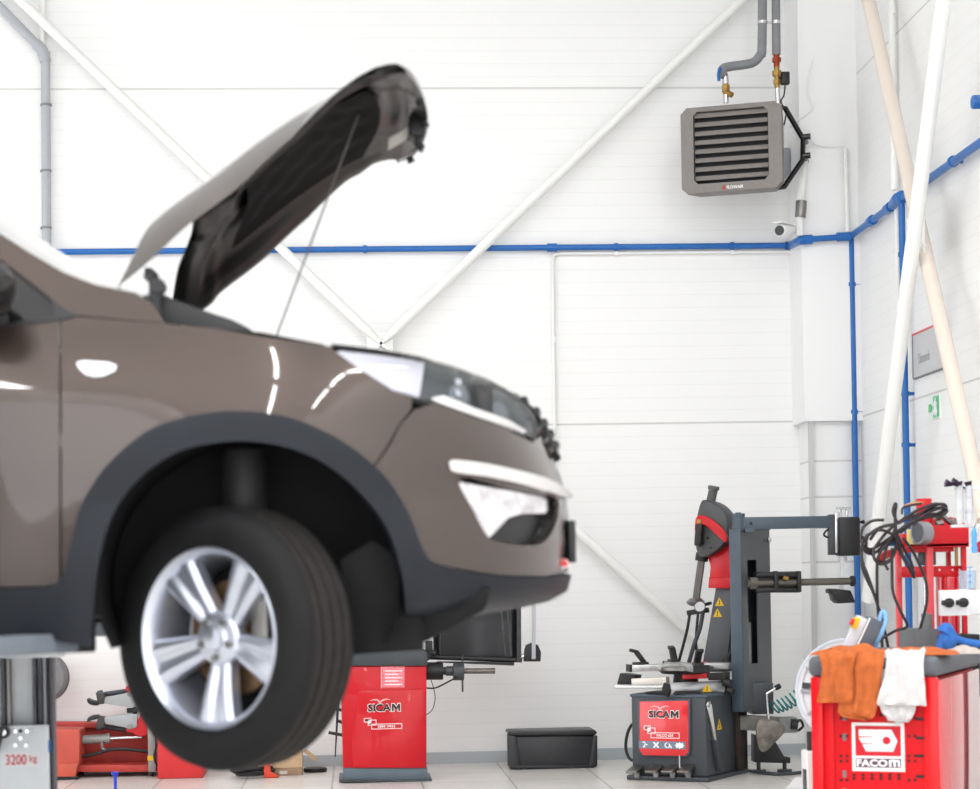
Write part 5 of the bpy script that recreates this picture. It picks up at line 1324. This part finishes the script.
dots('square_hole', [(px, py) for py in (715, 735, 753, 775, 778.5, 798, 818) for px in (854, 863, 872, 881, 890, 899) if not (722 < py < 772)], .007, .006, hole)
dots('square_hole', [(px, py) for py in (756, 761, 718, 736, 780) for px in (841, 847, 909, 915)], .006, .006, hole)
dots('hook', [(844.5, py) for py in (717, 737, 774, 792)], .008, .015, hookm)
dots('slot', [(920, py) for py in (719, 738, 756, 776.5, 795)], .017, .006, slotm)
dots('louvre_mark', [(823.5 + k * .0, py) for py in (730, 740, 750, 760) for k in range(1)], .004, .012, mat('scuff_pink', (206, 60, 66), .5))
part('inner_body', B(MK).bx(-WK + .03, -.02, .04, DK - .02, zb0, zrm - .01), rdark, t)
gloss = mat('trolley_gloss_red', (214, 24, 40), .12, coat=1)
fr = part('front_cover', B(MK).bx(-.012, .008, .03, DK - .02, zb0, zrm - .012, .005), gloss, t)
b = B(MK); b.bx(-WK - .008, .012, -.012, DK + .012, zrm, ztp, .028, 4); part('top', b, mat('rim_grey', (92, 96, 102), .5, noise=.05), t)
part('bottom_tray', B(MK).bx(-WK, 0, 0, DK, zb0 - .02, zb0, .004), rt, t)
for x in (-WK + .06, -.06):
    for y in (.07, DK - .07):
        part('castor', B(MK).cyl((x - .016, y, .055), (x + .016, y, .055), .055, bev=.008).box((x, y, .115), (.05, .06, .06)), rubber, t)
# maker's plate on the panel
yl = .0215
q0, q1 = FK.y(852.5, 770.8, yl), FK.y(904, 723, yl)
lx = lambda u: q0.x + (q1.x - q0.x) * u
lz = lambda v: q0.z + (q1.z - q0.z) * v
pl = part('sign_plate', B(MK).bx(q0.x, q1.x, yl, yl + .003, q0.z, q1.z), white_ink, t, 'white bordered sign with a winged nut emblem')
part('red_field', B(MK).bx(lx(.065), lx(.935), yl - .001, yl, lz(.315), lz(.935)), mat('sign_field_red', (200, 10, 34), .4), pl)
wing = [(.135, .86), (.76, .86), (.87, .62), (.785, .41), (.27, .41), (.20, .555), (.40, .56), (.40, .575), (.19, .58), (.13, .69), (.40, .70), (.40, .715), (.135, .72)]
b = B(MK); b.prism([(lx(u), lz(v)) for u, v in wing], 'y', yl - .0022, yl - .001); em = part('wing_emblem', b, white_ink, pl)
b = B(MK); b.cyl((lx(.665), yl - .003, lz(.635)), (lx(.665), yl - .0022, lz(.635)), (lx(.075) - lx(0)), seg=24); part('emblem_eye', b, mat('sign_field_red', (0, 0, 0)), em)
part('name_field', B(MK).bx(lx(.065), lx(.935), yl - .001, yl, lz(.075), lz(.265)), mat('sign_dark', (96, 62, 84), .5), pl)
part('lettering', lettering('FACO', MK, lx(.085), lx(.675), lz(.095), lz(.245), yl - .001, .035), white_ink, pl)
part('lettering', lettering('m', MK, lx(.705), lx(.915), lz(.095), lz(.245), yl - .001, .03), white_ink, pl)

# cloths: draped sheets that lie on the rim and hang down
def cloth(name, label, m, top_px, hang, ripple=.008, thick=.006, seed=0, yoff=-.018, depth=.16, cat='cloth'):
    """hang: outline of the hanging part as left/right edges top to bottom [(xl, xr, y), ...] in photo points on the trolley's side"""
    rnd = random.Random(seed); ph = [rnd.uniform(0, 6.28) for _ in range(6)]
    rows = []
    xl, xr, yy = hang[0]
    a = FK.y(xl, yy, yoff); c2 = FK.y(xr, yy, yoff)
    zt_ = ztp + .012
    for k in range(7):
        f = 1 - k / 6
        rows.append((V((a.x + .02 * f, yoff + .02 + depth * f, zt_)), V((c2.x - .02 * f, yoff + .02 + depth * f, zt_))))
    hd_ = [(FK.y(x0_, y_, yoff), FK.y(x1_, y_, yoff)) for x0_, x1_, y_ in hang]
    for (l0, r0), (l1, r1) in zip(hd_, hd_[1:]):
        for k in range(6):
            f = k / 6; rows.append((l0.lerp(l1, f), r0.lerp(r1, f)))
    rows.append(hd_[-1])
    b = B(MK); n = len(rows) - 1
    def f(u, v):
        i = min(n, int(round(u * n))); l, r = rows[i]; p = l.lerp(r, v)
        w_ = ripple * (sin(v * 9 + ph[0] + u * 2) + .6 * sin(v * 17 + ph[1] - u * 5) + .5 * sin(u * 14 + ph[2] + v * 4))
        if i < 7: p = p + V((0, 0, abs(w_) * 1.2 + .002))
        else: p = p + V((0, -abs(w_) - .003 - .01 * sin(u * 3), 0))
        return p
    b.grid(f, n, 26); bmesh.ops.solidify(b.bm, geom=b.bm.faces[:], thickness=thick)
    c = MK @ ((hd_[0][0] + hd_[0][1]) / 2)
    return mono(name, b, m, label, cat, c, sharp=80)
orange = mat('orange_cloth', (192, 100, 48), .9, noise=.15, nscale=30, bump=.4, bscale=300)
whitec = mat('white_cloth', (208, 206, 206), .95, bump=.4, bscale=300)
cloth('cleaning_cloth', 'orange cloth hanging lower on the trolley beside the white cloth', orange, None, [(838, 884, 664), (842, 882, 680), (841, 879, 700), (839, 876.5, 712), (843, 875, 716), (866, 872, 719)], seed=2, yoff=-.022)
cloth('cleaning_cloth', 'orange cloth folded over the trolley corner in front of the other orange cloth', orange, None, [(820, 856, 656), (823.5, 853, 668), (821, 853, 684), (818.5, 853, 698), (818, 852.5, 702.5)], seed=5, yoff=-.045, depth=.12)
wc = cloth('cleaning_cloth', 'white cloth hanging from the trolley next to the orange cloths', whitec, None, [(887, 924, 661), (885.5, 925, 676), (881, 926, 690), (878, 927, 703), (878.5, 926.5, 705.5)], seed=9, yoff=-.040)
wf = cloth('cloth_fold', 'x', whitec, None, [(882, 920, 690), (880, 917, 704), (883, 915, 713), (889, 912, 719), (897, 908, 722)], seed=4, yoff=-.016, depth=.01)
for k_ in ('label', 'category'): del wf[k_]
wf.parent = wc; wf.location = wf.location - wc.location
def heap(name, label, m, px0, px1, py_top, y0, dy, seed, cat='cloth', h=None):
    rnd = random.Random(seed); a = FK.y(px0, 655, y0); c2 = FK.y(px1, 655, y0); zt_ = ztp + .003
    hh_ = FK.y((px0 + px1) / 2, py_top, y0).z - zt_
    ph = [rnd.uniform(0, 6.28) for _ in range(6)]
    b = B(MK)
    def f(u, v):
        env = (max(0, 1 - abs(2 * u - 1) ** 2.2) ** .6) * (max(0, 1 - abs(2 * v - 1) ** 2.2) ** .6)
        r = .74 + .22 * sin(u * 7 + ph[0] + 4 * v) * sin(v * 5 + ph[1]) + .10 * sin(u * 15 + ph[2] - v * 7)
        return V((a.x + (c2.x - a.x) * (u + .03 * sin(v * 9 + ph[3])), y0 + dy * (v - .5) + .012 * sin(u * 12 + ph[4]), zt_ + hh_ * max(0, r) * env))
    b.grid(f, 44, 18)
    return mono(name, b, m, label, cat, MK @ V(((a.x + c2.x) / 2, y0, zt_)), sharp=80)
heap('cleaning_cloth', 'crumpled orange cloth lying on the trolley top behind the white cloth', orange, 880, 958, 645, .12, .2, 3)
heap('cleaning_cloth', 'rolled orange cloth end lying on the trolley corner nearest the white disc', orange, 814, 888, 643, .10, .14, 8)
heap('grey_rag', 'grey beige rag under the blue cloth on the trolley top', mat('beige_rag', (190, 180, 172), .95, noise=.12, nscale=30), 945, 984, 644, .20, .14, 12, 'rag')
bm_ = mat('blue_cloth', (50, 104, 178), .9, noise=.1, nscale=40, bump=.3, bscale=300)
yb3 = YCt + .18
b = B()
b.ball(P(947.5, 640, yb3), .045, (.9, .7, 1.05)); b.tube([P(944, 633, yb3), P(947, 629, yb3), P(955, 638, yb3), P(966, 642, yb3), P(985, 645, yb3 - .03), P(1004, 650, yb3)], lambda u: .036 - .02 * min(1, u * 2.2), 12, n=6)
b.tube([P(940, 650, yb3), P(942, 642, yb3), P(946, 633, yb3), P(950, 634, yb3)], .02, 10)
mono('blue_cloth', b, bm_, 'knotted blue cloth on the trolley top in front of the red press', 'cloth', P(955, 650, yb3))

# ------------------------------------------------------------------ things around the trolley
# grey box with a red and yellow switch, propped on the trolley top behind the orange cloths
yx = YCt + .42
t = thing('switch_box', 'grey control box with a yellow and red rotary switch propped behind the orange cloths', 'control box', P(862, 655, yx))
a_, e_ = P(856, 658, yx), P(874, 619, yx)
part('case', B().bar(a_, e_, .07, .11, (0, 1, 0), .008), mat('case_grey', (84, 90, 100), .45), t)
part('side_face', B().bar(P(845.5, 655, yx - .03), P(862, 617, yx - .03), .05, .035, (0, 1, 0), .006), mat('case_pale', (206, 206, 214), .4), t)
part('edge_line', B().bar(P(852, 657, yx - .06), P(870, 618, yx - .06), .006, .006, (0, 1, 0)), white_paint, t)
s0 = P(855.5, 623, yx - .07)
part('switch_plate', B().box(s0, (.026, .02, .05), Matrix.Rotation(radians(24), 3, 'Y'), .003), yellow_ink, t)
part('switch_knob', B().box(s0 + V((-.018, -.012, .006)), (.016, .02, .03), Matrix.Rotation(radians(24), 3, 'Y'), .004), mat('switch_red', (206, 34, 40), .4), t)
# white disc of the hose reel behind the trolley
yz = 10.3; cz = P(848, 690, yz); rz_ = 52 * yz / FPX
t = thing('hose_reel', 'large white ribbed reel disc behind the trolley corner', 'hose reel', (cz.x, cz.y, 0))
ad = V((-.35, -1, 0))
part('disc', B().lathe([(0, 0), (rz_ * .86, 0), (rz_ * .9, .012), (rz_, .014), (rz_, -.014), (rz_ * .9, -.016), (0, -.016)], cz, ad, 56), mat('reel_white', (228, 230, 234), .35), t)
part('rim', B().lathe([(rz_ * .97, -.02), (rz_ * 1.02, -.02), (rz_ * 1.02, .02), (rz_ * .97, .02), (rz_ * .97, -.02)], cz, ad, 56), mat('reel_rim', (206, 214, 224), .3), t)
mz = Matrix.Translation(cz) @ rot_to(ad)
for k in range(12):
    a = k * pi / 6 + .2; part('rib', B(mz).bar((cos(a) * rz_ * .35, sin(a) * rz_ * .35, .008), (cos(a) * rz_ * .92, sin(a) * rz_ * .92, .012), .012, .012), pale_pipe, t)
for k in range(6):
    a = k * pi / 3 + .6; part('dark_slot', B(mz).box((cos(a) * rz_ * .80, sin(a) * rz_ * .80, .004), (.05, .03, .01), Matrix.Rotation(a, 3, 'Z')), anth, t)
part('hub', B().cyl(cz - ad * .04, cz + ad * .03, .05), anth, t)
part('stand', B().bx(cz.x - .03, cz.x + .03, cz.y + .10, cz.y + .16, .03, cz.z, .004).bx(cz.x - .2, cz.x + .2, cz.y - .12, cz.y + .3, 0, .03, .004).bar(cz + V((.0, .0, 0)), cz + V((0, .13, 0)), .04, .04), anth, t)
# white can with a dark top next to the trolley
yv = 9.6
q = P(809, 760, yv)
t = thing('white_canister', 'white plastic canister with a dark cap half hidden by the trolley', 'canister', (q.x + .02, yv, 0))
zc1 = P(809, 740, yv).z
part('body', B().bx(q.x - .02, q.x + .10, yv - .05, yv + .09, 0, zc1 - .05, .012), mat('canister_white', (224, 222, 220), .5), t)
part('cap', B().cyl((q.x + .015, yv, zc1 - .055), (q.x + .015, yv, zc1 + .04), .024), black_pl, t)
part('ribs', B().bx(q.x - .026, q.x - .015, yv - .03, yv + .03, .2, zc1 - .14, .003), anth, t)
q = PZ(800, 792)
t = thing('white_rag_bag', 'crumpled white rag on the floor beside the trolley foot', 'rag', (q.x, q.y, 0))
b = B(); b.grid(lambda u, v: V((q.x + (u - .45) * .22 + .02 * sin(v * 8), q.y + (v - .5) * .2, .004 + .085 * max(0, (1 - abs(2 * u - 1) ** 2) * (1 - abs(2 * v - 1) ** 2)) * (.8 + .25 * sin(u * 11 + v * 5)))), 24, 18)
part('cloth', b, whitec, t)

# red hydraulic press
yp2 = 9.7; sp_ = yp2 / FPX
t = thing('hydraulic_press', 'red hydraulic press with a round gauge standing behind the trolley', 'press', (P(935, 600, yp2).x, yp2, 0))
X = lambda px: P(px, 590, yp2).x
Z = lambda py: P(935, py, yp2).z
pm = mat('press_red', (196, 16, 30), .36, coat=.08, noise=.06, spec=.35); pml = mat('press_red_faded', (222, 78, 84), .4)
def pb(x0_, x1_, y0_, y1_, ya, yb_, m, name, bev=.004, **k): return part(name, B().bx(X(x0_), X(x1_), yp2 + ya, yp2 + yb_, Z(y1_), Z(y0_), bev), m, t, **k)
zg = 2000
for x0_, x1_, ya, nm in ((926.5, 933, -.02, pml), (903.5, 909, .12, pml), (961.5, 966, -.02, pm), (955, 959, .12, pm)):
    part('frame_leg', B().bx(X(x0_), X(x1_), yp2 + ya, yp2 + ya + .03, .04, Z(540), .003), nm, t)
part('base_frame', B().bx(X(898), X(972), yp2 - .12, yp2 + .28, 0, .04, .004), pm, t)
b = B(); 
bxp = [(926, 547), (968, 546), (968, 527), (962, 521), (951, 517), (945, 523), (929, 524.5), (926, 521)]
part('head_box', B().prism([(P(x, y, yp2 - .03).x, P(x, y, yp2 - .03).z) for x, y in [(927, 547), (968, 546), (968, 525), (927, 525.5)]], 'y', yp2 - .03, yp2 - .022, .002).prism([(P(x, y, yp2 + .13).x, P(x, y, yp2 + .13).z) for x, y in [(927, 547), (968, 546), (968, 527), (961, 519), (951, 517), (927, 520)]], 'y', yp2 + .13, yp2 + .14, .002).bx(X(966.5), X(968), yp2 - .03, yp2 + .14, Z(546), Z(526)).bx(X(908), X(968), yp2 - .03, yp2 + .14, Z(547.5), Z(544)), pm, t)
pb(905, 928, 533, 546, .02, .12, pm, 'side_bracket')
pb(904, 955, 547, 552, .0, .14, pm, 'upper_crossbar')
pb(903, 966, 566, 577, .02, .10, pm, 'lower_crossbar')
for px in (941, 954, 961):
    part('bolt_hole', B().cyl((X(px), yp2 + .018, Z(570)), (X(px), yp2 + .022, Z(570)), .004), white_ink, t)
yl2 = yp2 + .06
part('press_cylinder', B().cyl((X(929), yl2, Z(530)), (X(929), yl2, Z(498)), 8 * sp_, bev=.004).cyl((X(929), yl2, Z(545)), (X(929), yl2, Z(516)), 9.5 * sp_), pm, t)
part('piston', B().cyl((X(931), yl2, Z(565)), (X(931), yl2, Z(552)), 9 * sp_, bev=.004).cyl((X(931), yl2, Z(562)), (X(931), yl2, Z(552)), 6 * sp_), anth, t)
part('ram', B().cyl((X(929.5), yl2, Z(640)), (X(929.5), yl2, Z(560)), 2.6 * sp_), steel, t)
part('big_ram', B().cyl((X(951.5), yl2, Z(650)), (X(951.5), yl2, Z(577)), 12 * sp_), mat('ram_red', (206, 8, 34), .15, coat=1), t)
pb(944, 947, 577, 640, -.01, .0, pm, 'ram_strip')
part('side_rod', B().cyl((X(957), yp2, Z(566)), (X(957), yp2, Z(547)), .008), brass, t)
g0 = P(921, 533, yp2 - .10); gd_ = V((-.9, -.36, .03)).normalized()
part('gauge', B().lathe([(0, -.04), (.05, -.04), (.056, -.03), (.056, .02), (.050, .024), (.046, .014), (0, .014)], g0, gd_, 32), mat('gauge_grey', (150, 152, 156), .35, metal=.5), t)
part('gauge_face', B().cyl(g0 + gd_ * .014, g0 + gd_ * .018, .045), mat('gauge_dark', (58, 62, 70), .3), t)
part('yellow_plate', B().bx(X(906.5), X(926), yp2 - .03, yp2 - .02, Z(546), Z(529), .002), mat('pale_yellow', (232, 212, 140), .5), t)
part('hose_couplings', B().tube([(X(939), yp2 + .02, Z(520)), (X(943), yp2 - .0, Z(516)), (X(949), yp2, Z(521)), (X(954), yp2, Z(524))], .012, 8).cyl((X(937.5), yp2, Z(524)), (X(944), yp2, Z(523)), .016).cyl((X(952), yp2, Z(520)), (X(958), yp2, Z(525)), .015), steel_dull, t)
part('base_block', B().bx(X(899), X(922), yp2 - .25, yp2 + .02, .75, Z(627.5), .004), mat('block_grey', (92, 94, 97), .5), t)
part('base_block', B().bx(X(921), X(968), yp2 - .18, yp2 + .1, .75, Z(634), .006), black_pl, t)
part('spacer', B().cyl((X(925), yp2 - .02, Z(634)), (X(925), yp2 - .02, Z(613.5)), 5.5 * sp_), mat('spacer_grey', (120, 122, 122), .5), t)
part('floor_column', B().bx(X(905), X(960), yp2 - .1, yp2 + .08, .04, .75), anth, t)
# a coil of dark hose on the press
hm_ = mat('hose_black', (44, 36, 40), .5)
hz_ = mono
H0 = [[(884, 520), (872, 521), (863, 528), (861, 540), (866, 550), (876, 552), (888, 545), (898, 533), (912, 520), (926, 510), (940, 504), (946, 506), (944, 512), (930, 515), (912, 521), (897, 532)],
      [(861, 548), (862, 566), (867, 580), (873, 592), (880, 612), (885, 632), (889, 652)],
      [(897, 532), (885, 546), (878, 558), (877, 580), (878, 610), (881, 632), (883, 656)],
      [(874, 548), (874, 558), (880, 564), (890, 561), (896, 548), (894, 536), (880, 530), (868, 536), (866, 546)],
      [(897, 522), (893, 512), (895, 504), (896, 506), (895, 516), (896, 530), (900, 548), (906, 562), (912, 574), (914, 577), (909, 568), (900, 552), (894, 538)],
      [(902, 514), (903, 508), (912, 505), (922, 503.5)],
      [(903, 538), (912, 550), (920, 566), (926, 582), (927, 600), (922, 622), (914, 646)],
      [(892, 548), (892, 572), (893, 592), (900, 610), (907, 624), (905, 628), (895, 631), (880, 640), (868, 650)],
      [(870, 540), (880, 528), (896, 524), (916, 515), (938, 508), (945, 509), (936, 514), (910, 524), (890, 538), (872, 549), (864, 546)]]
H0 += [[(900, 533), (912, 524), (928, 513), (942, 508), (947, 511), (940, 516), (922, 518), (905, 526), (893, 536), (882, 547), (872, 554), (864, 550), (863, 541), (872, 532), (884, 526), (897, 524)],
       [(944, 505), (934, 504), (918, 510), (902, 520), (888, 531), (878, 543), (873, 552), (876, 560), (886, 562), (893, 556), (896, 545)],
       [(896, 526), (893, 534), (887, 546), (884, 560), (888, 570)], [(898, 536), (904, 549), (911, 562), (914, 574), (911, 570), (903, 556), (896, 543)],
       [(868, 534), (862, 545), (862, 560), (868, 576), (876, 600), (884, 630), (890, 654)]]
ht = thing('press_hose', 'tangle of black hoses looped over the red press', 'hose', P(900, 560, yp2 - .2))
for k, pts in enumerate(H0):
    rr = (1.5 if k != 5 else 1.2) * sp_
    yy = yp2 - .22 - .012 * (k % 4)
    part('hose_strand', B().tube([P(x, y, yy + .015 * sin(i * 1.3 + k)) for i, (x, y) in enumerate(pts)], rr, 8, n=6), hm_, ht)
mono('hose_hanger', B().tube([P(922, 503, yp2 - .02), P(912, 503.5, yp2 - .1), P(905, 506, yp2 - .2)], .007, 8), mat('tan_hose', (206, 148, 92), .5), 'thin tan pipe at the top of the press', 'pipe', P(912, 504, yp2 - .1))
q = P(883, 556, yp2 - .15)
t = thing('plastic_clip', 'red plastic clip caught in the hose loop left of the press', 'clip', q)
part('grip', B().bar(P(878, 560, yp2 - .15), P(891, 552, yp2 - .15), .05, .035, bev=.01), mat('handle_red', (208, 44, 44), .4), t)
part('socket', B().bx(P(888, 548, yp2 - .15).x, P(894, 548, yp2 - .15).x, yp2 - .17, yp2 - .13, P(890, 546, yp2 - .15).z, P(890, 539, yp2 - .15).z, .004), blue_pipe, t)
mono('blue_hose', B().tube([P(868, 652, YCt + .5), P(878, 640, yx + .06), P(886, 620, yx + .12), P(882, 612, yx + .16), P(876, 640, yx + .1), P(878, 655, YCt + .48)], .010, 8), mat('pale_blue_hose', (120, 168, 214), .4), 'pale blue hose beside the switch box on the trolley', 'hose', P(876, 650, yx))

# test bench at the frame edge: pale box with two black knobs, tubes above
yt = 9.1
t = thing('fluid_tester', 'pale grey tester box with two black knobs beside the press', 'tester', (P(975, 600, yt).x, yt, 0))
X2 = lambda px: P(px, 600, yt).x
Z2 = lambda py: P(960, py, yt).z
part('case', B().bx(X2(944), X2(1010), yt, yt + .06, Z2(615), Z2(590.5), .006), mat('tester_grey', (218, 220, 222), .4), t)
part('case_front', B().bx(X2(941.5), X2(969.5), yt - .012, yt + .05, Z2(615.5), Z2(590), .003), mat('tester_white', (232, 232, 234), .35), t)
for px in (943.5, 958):
    part('knob', B().cyl((X2(px + 4), yt - .012, Z2(602.5)), (X2(px + 3), yt - .05, Z2(602.5)), .022, bev=.004).bar((X2(px + 5), yt - .045, Z2(603)), (X2(px - 5), yt - .05, Z2(602.2)), .022, .024, bev=.005), black_pl, t)
part('leg', B().bx(X2(1000), X2(1008), yt + .08, yt + .14, .03, Z2(615)), anth, t)
part('foot', B().bx(X2(975), X2(1030), yt - .08, yt + .3, 0, .03), anth, t)
part('rear_pole', B().bx(X2(1000), X2(1006), yt + .12, yt + .16, Z2(590), Z2(480)), pale_pipe, t)
part('rack', B().bx(X2(962), X2(1006), yt + .10, yt + .16, Z2(489), Z2(486), .003).bx(X2(962), X2(1006), yt + .10, yt + .16, Z2(527), Z2(524), .003), white_paint, t)
tm = mat('clear_tube', (238, 240, 244), .1, trans=.55, ior=1.2)
for k, px in enumerate((966.5, 976)):
    nm = ['clear measuring tube nearest the press with a purple black cap', 'second clear measuring tube from the press with a black cap'][k]
    tb = thing('measuring_tube', nm, 'tube', (X2(px), yt + .09, Z2(524)))
    part('glass', B().lathe([(.0, 0), (.012, 0), (.017, .03), (.017, Z2(487) - Z2(524)), (.014, Z2(485) - Z2(524)), (0, Z2(485) - Z2(524))], (X2(px), yt + .075, Z2(524)), seg=20), tm, tb)
    for py in (492, 497, 512):
        part('ring', B().lathe([(.0175, 0), (.0195, 0), (.0195, .004), (.0175, .004)], (X2(px), yt + .075, Z2(py)), seg=20), pale_pipe, tb)
    part('cap', B().cyl((X2(px), yt + .075, Z2(486)), (X2(px - 1), yt + .075, Z2(481)), .012, .02, seg=14), mat('purple_black', (40, 24, 46), .5), tb)
for k, (x, y) in enumerate(((949, 483.5), (956, 482))):
    nm = ['black rubber nozzle at the far end of the tester arm', 'second black nozzle on the tester arm next to the tubes'][k]
    nt = thing('nozzle', nm, 'nozzle', P(x, y, yt + .06))
    part('cone', B().cyl(P(x + 3, y + 1, yt + .06), P(x - 3.5, y - .5, yt + .06), .008, .019, seg=14), mat('purple_black', (40, 24, 46), .5), nt)
    part('stem', B().tube([P(x + 3, y + 1, yt + .06), P(962, 487, yt + .08), P(966, 489, yt + .13)], .005, 6), mat('purple_black', (40, 24, 46), .5), nt)
c = P(974.5, 555, yt - .02)
t = thing('blue_bulb', 'pale blue rubber bulb pump hanging above the tester box', 'bulb pump', c)
zf_ = lambda py: P(974.5, py, yt + .05).z - P(974.5, 555, yt + .05).z
c = P(974.5, 555, yt + .05)
part('bulb', B().lathe([(0, zf_(553)), (.012, zf_(553)), (.015, zf_(548)), (.011, zf_(545)), (.013, zf_(542)), (.011, zf_(538)), (.014, zf_(535)), (.012, zf_(532)), (.006, zf_(528)), (0, zf_(527))], c, seg=24), mat('bulb_blue', (84, 158, 220), .4), t)
part('hook', B().tube([P(974.5, 527, yt + .05), P(976, 524, yt + .08), P(976, 524, yt + .12)], .004, 6), steel, t)
q = P(973, 590, yt + .06)
t = thing('measuring_beaker', 'clear blue marked beaker standing on the tester box', 'beaker', q)
part('glass', B().lathe([(0, 0), (.038, 0), (.040, .09), (.037, .09), (.036, .006), (0, .006)], (X2(973), yt + .08, Z2(590.5) + .001), seg=28), mat('beaker_clear', (228, 240, 250), .08, trans=.8, ior=1.15), t)
part('scale', B().bx(X2(970), X2(976), yt + .038, yt + .041, Z2(568), Z2(567)).bx(X2(972.5), X2(973.5), yt + .038, yt + .041, Z2(588), Z2(567)).bx(X2(971), X2(975), yt + .038, yt + .041, Z2(576), Z2(575)).bx(X2(971), X2(975), yt + .038, yt + .041, Z2(583), Z2(582)), mat('scale_blue', (130, 170, 220), .5), t)
mono('tap_ball', B().ball(P(982, 547, yt + .1), .03).cyl(P(982, 547, yt + .1), P(1003, 547, yt + .13), .012), mat('knob_red', (190, 30, 50), .4), 'red round tap end above the tester box', 'tap', P(982, 547, yt + .1))
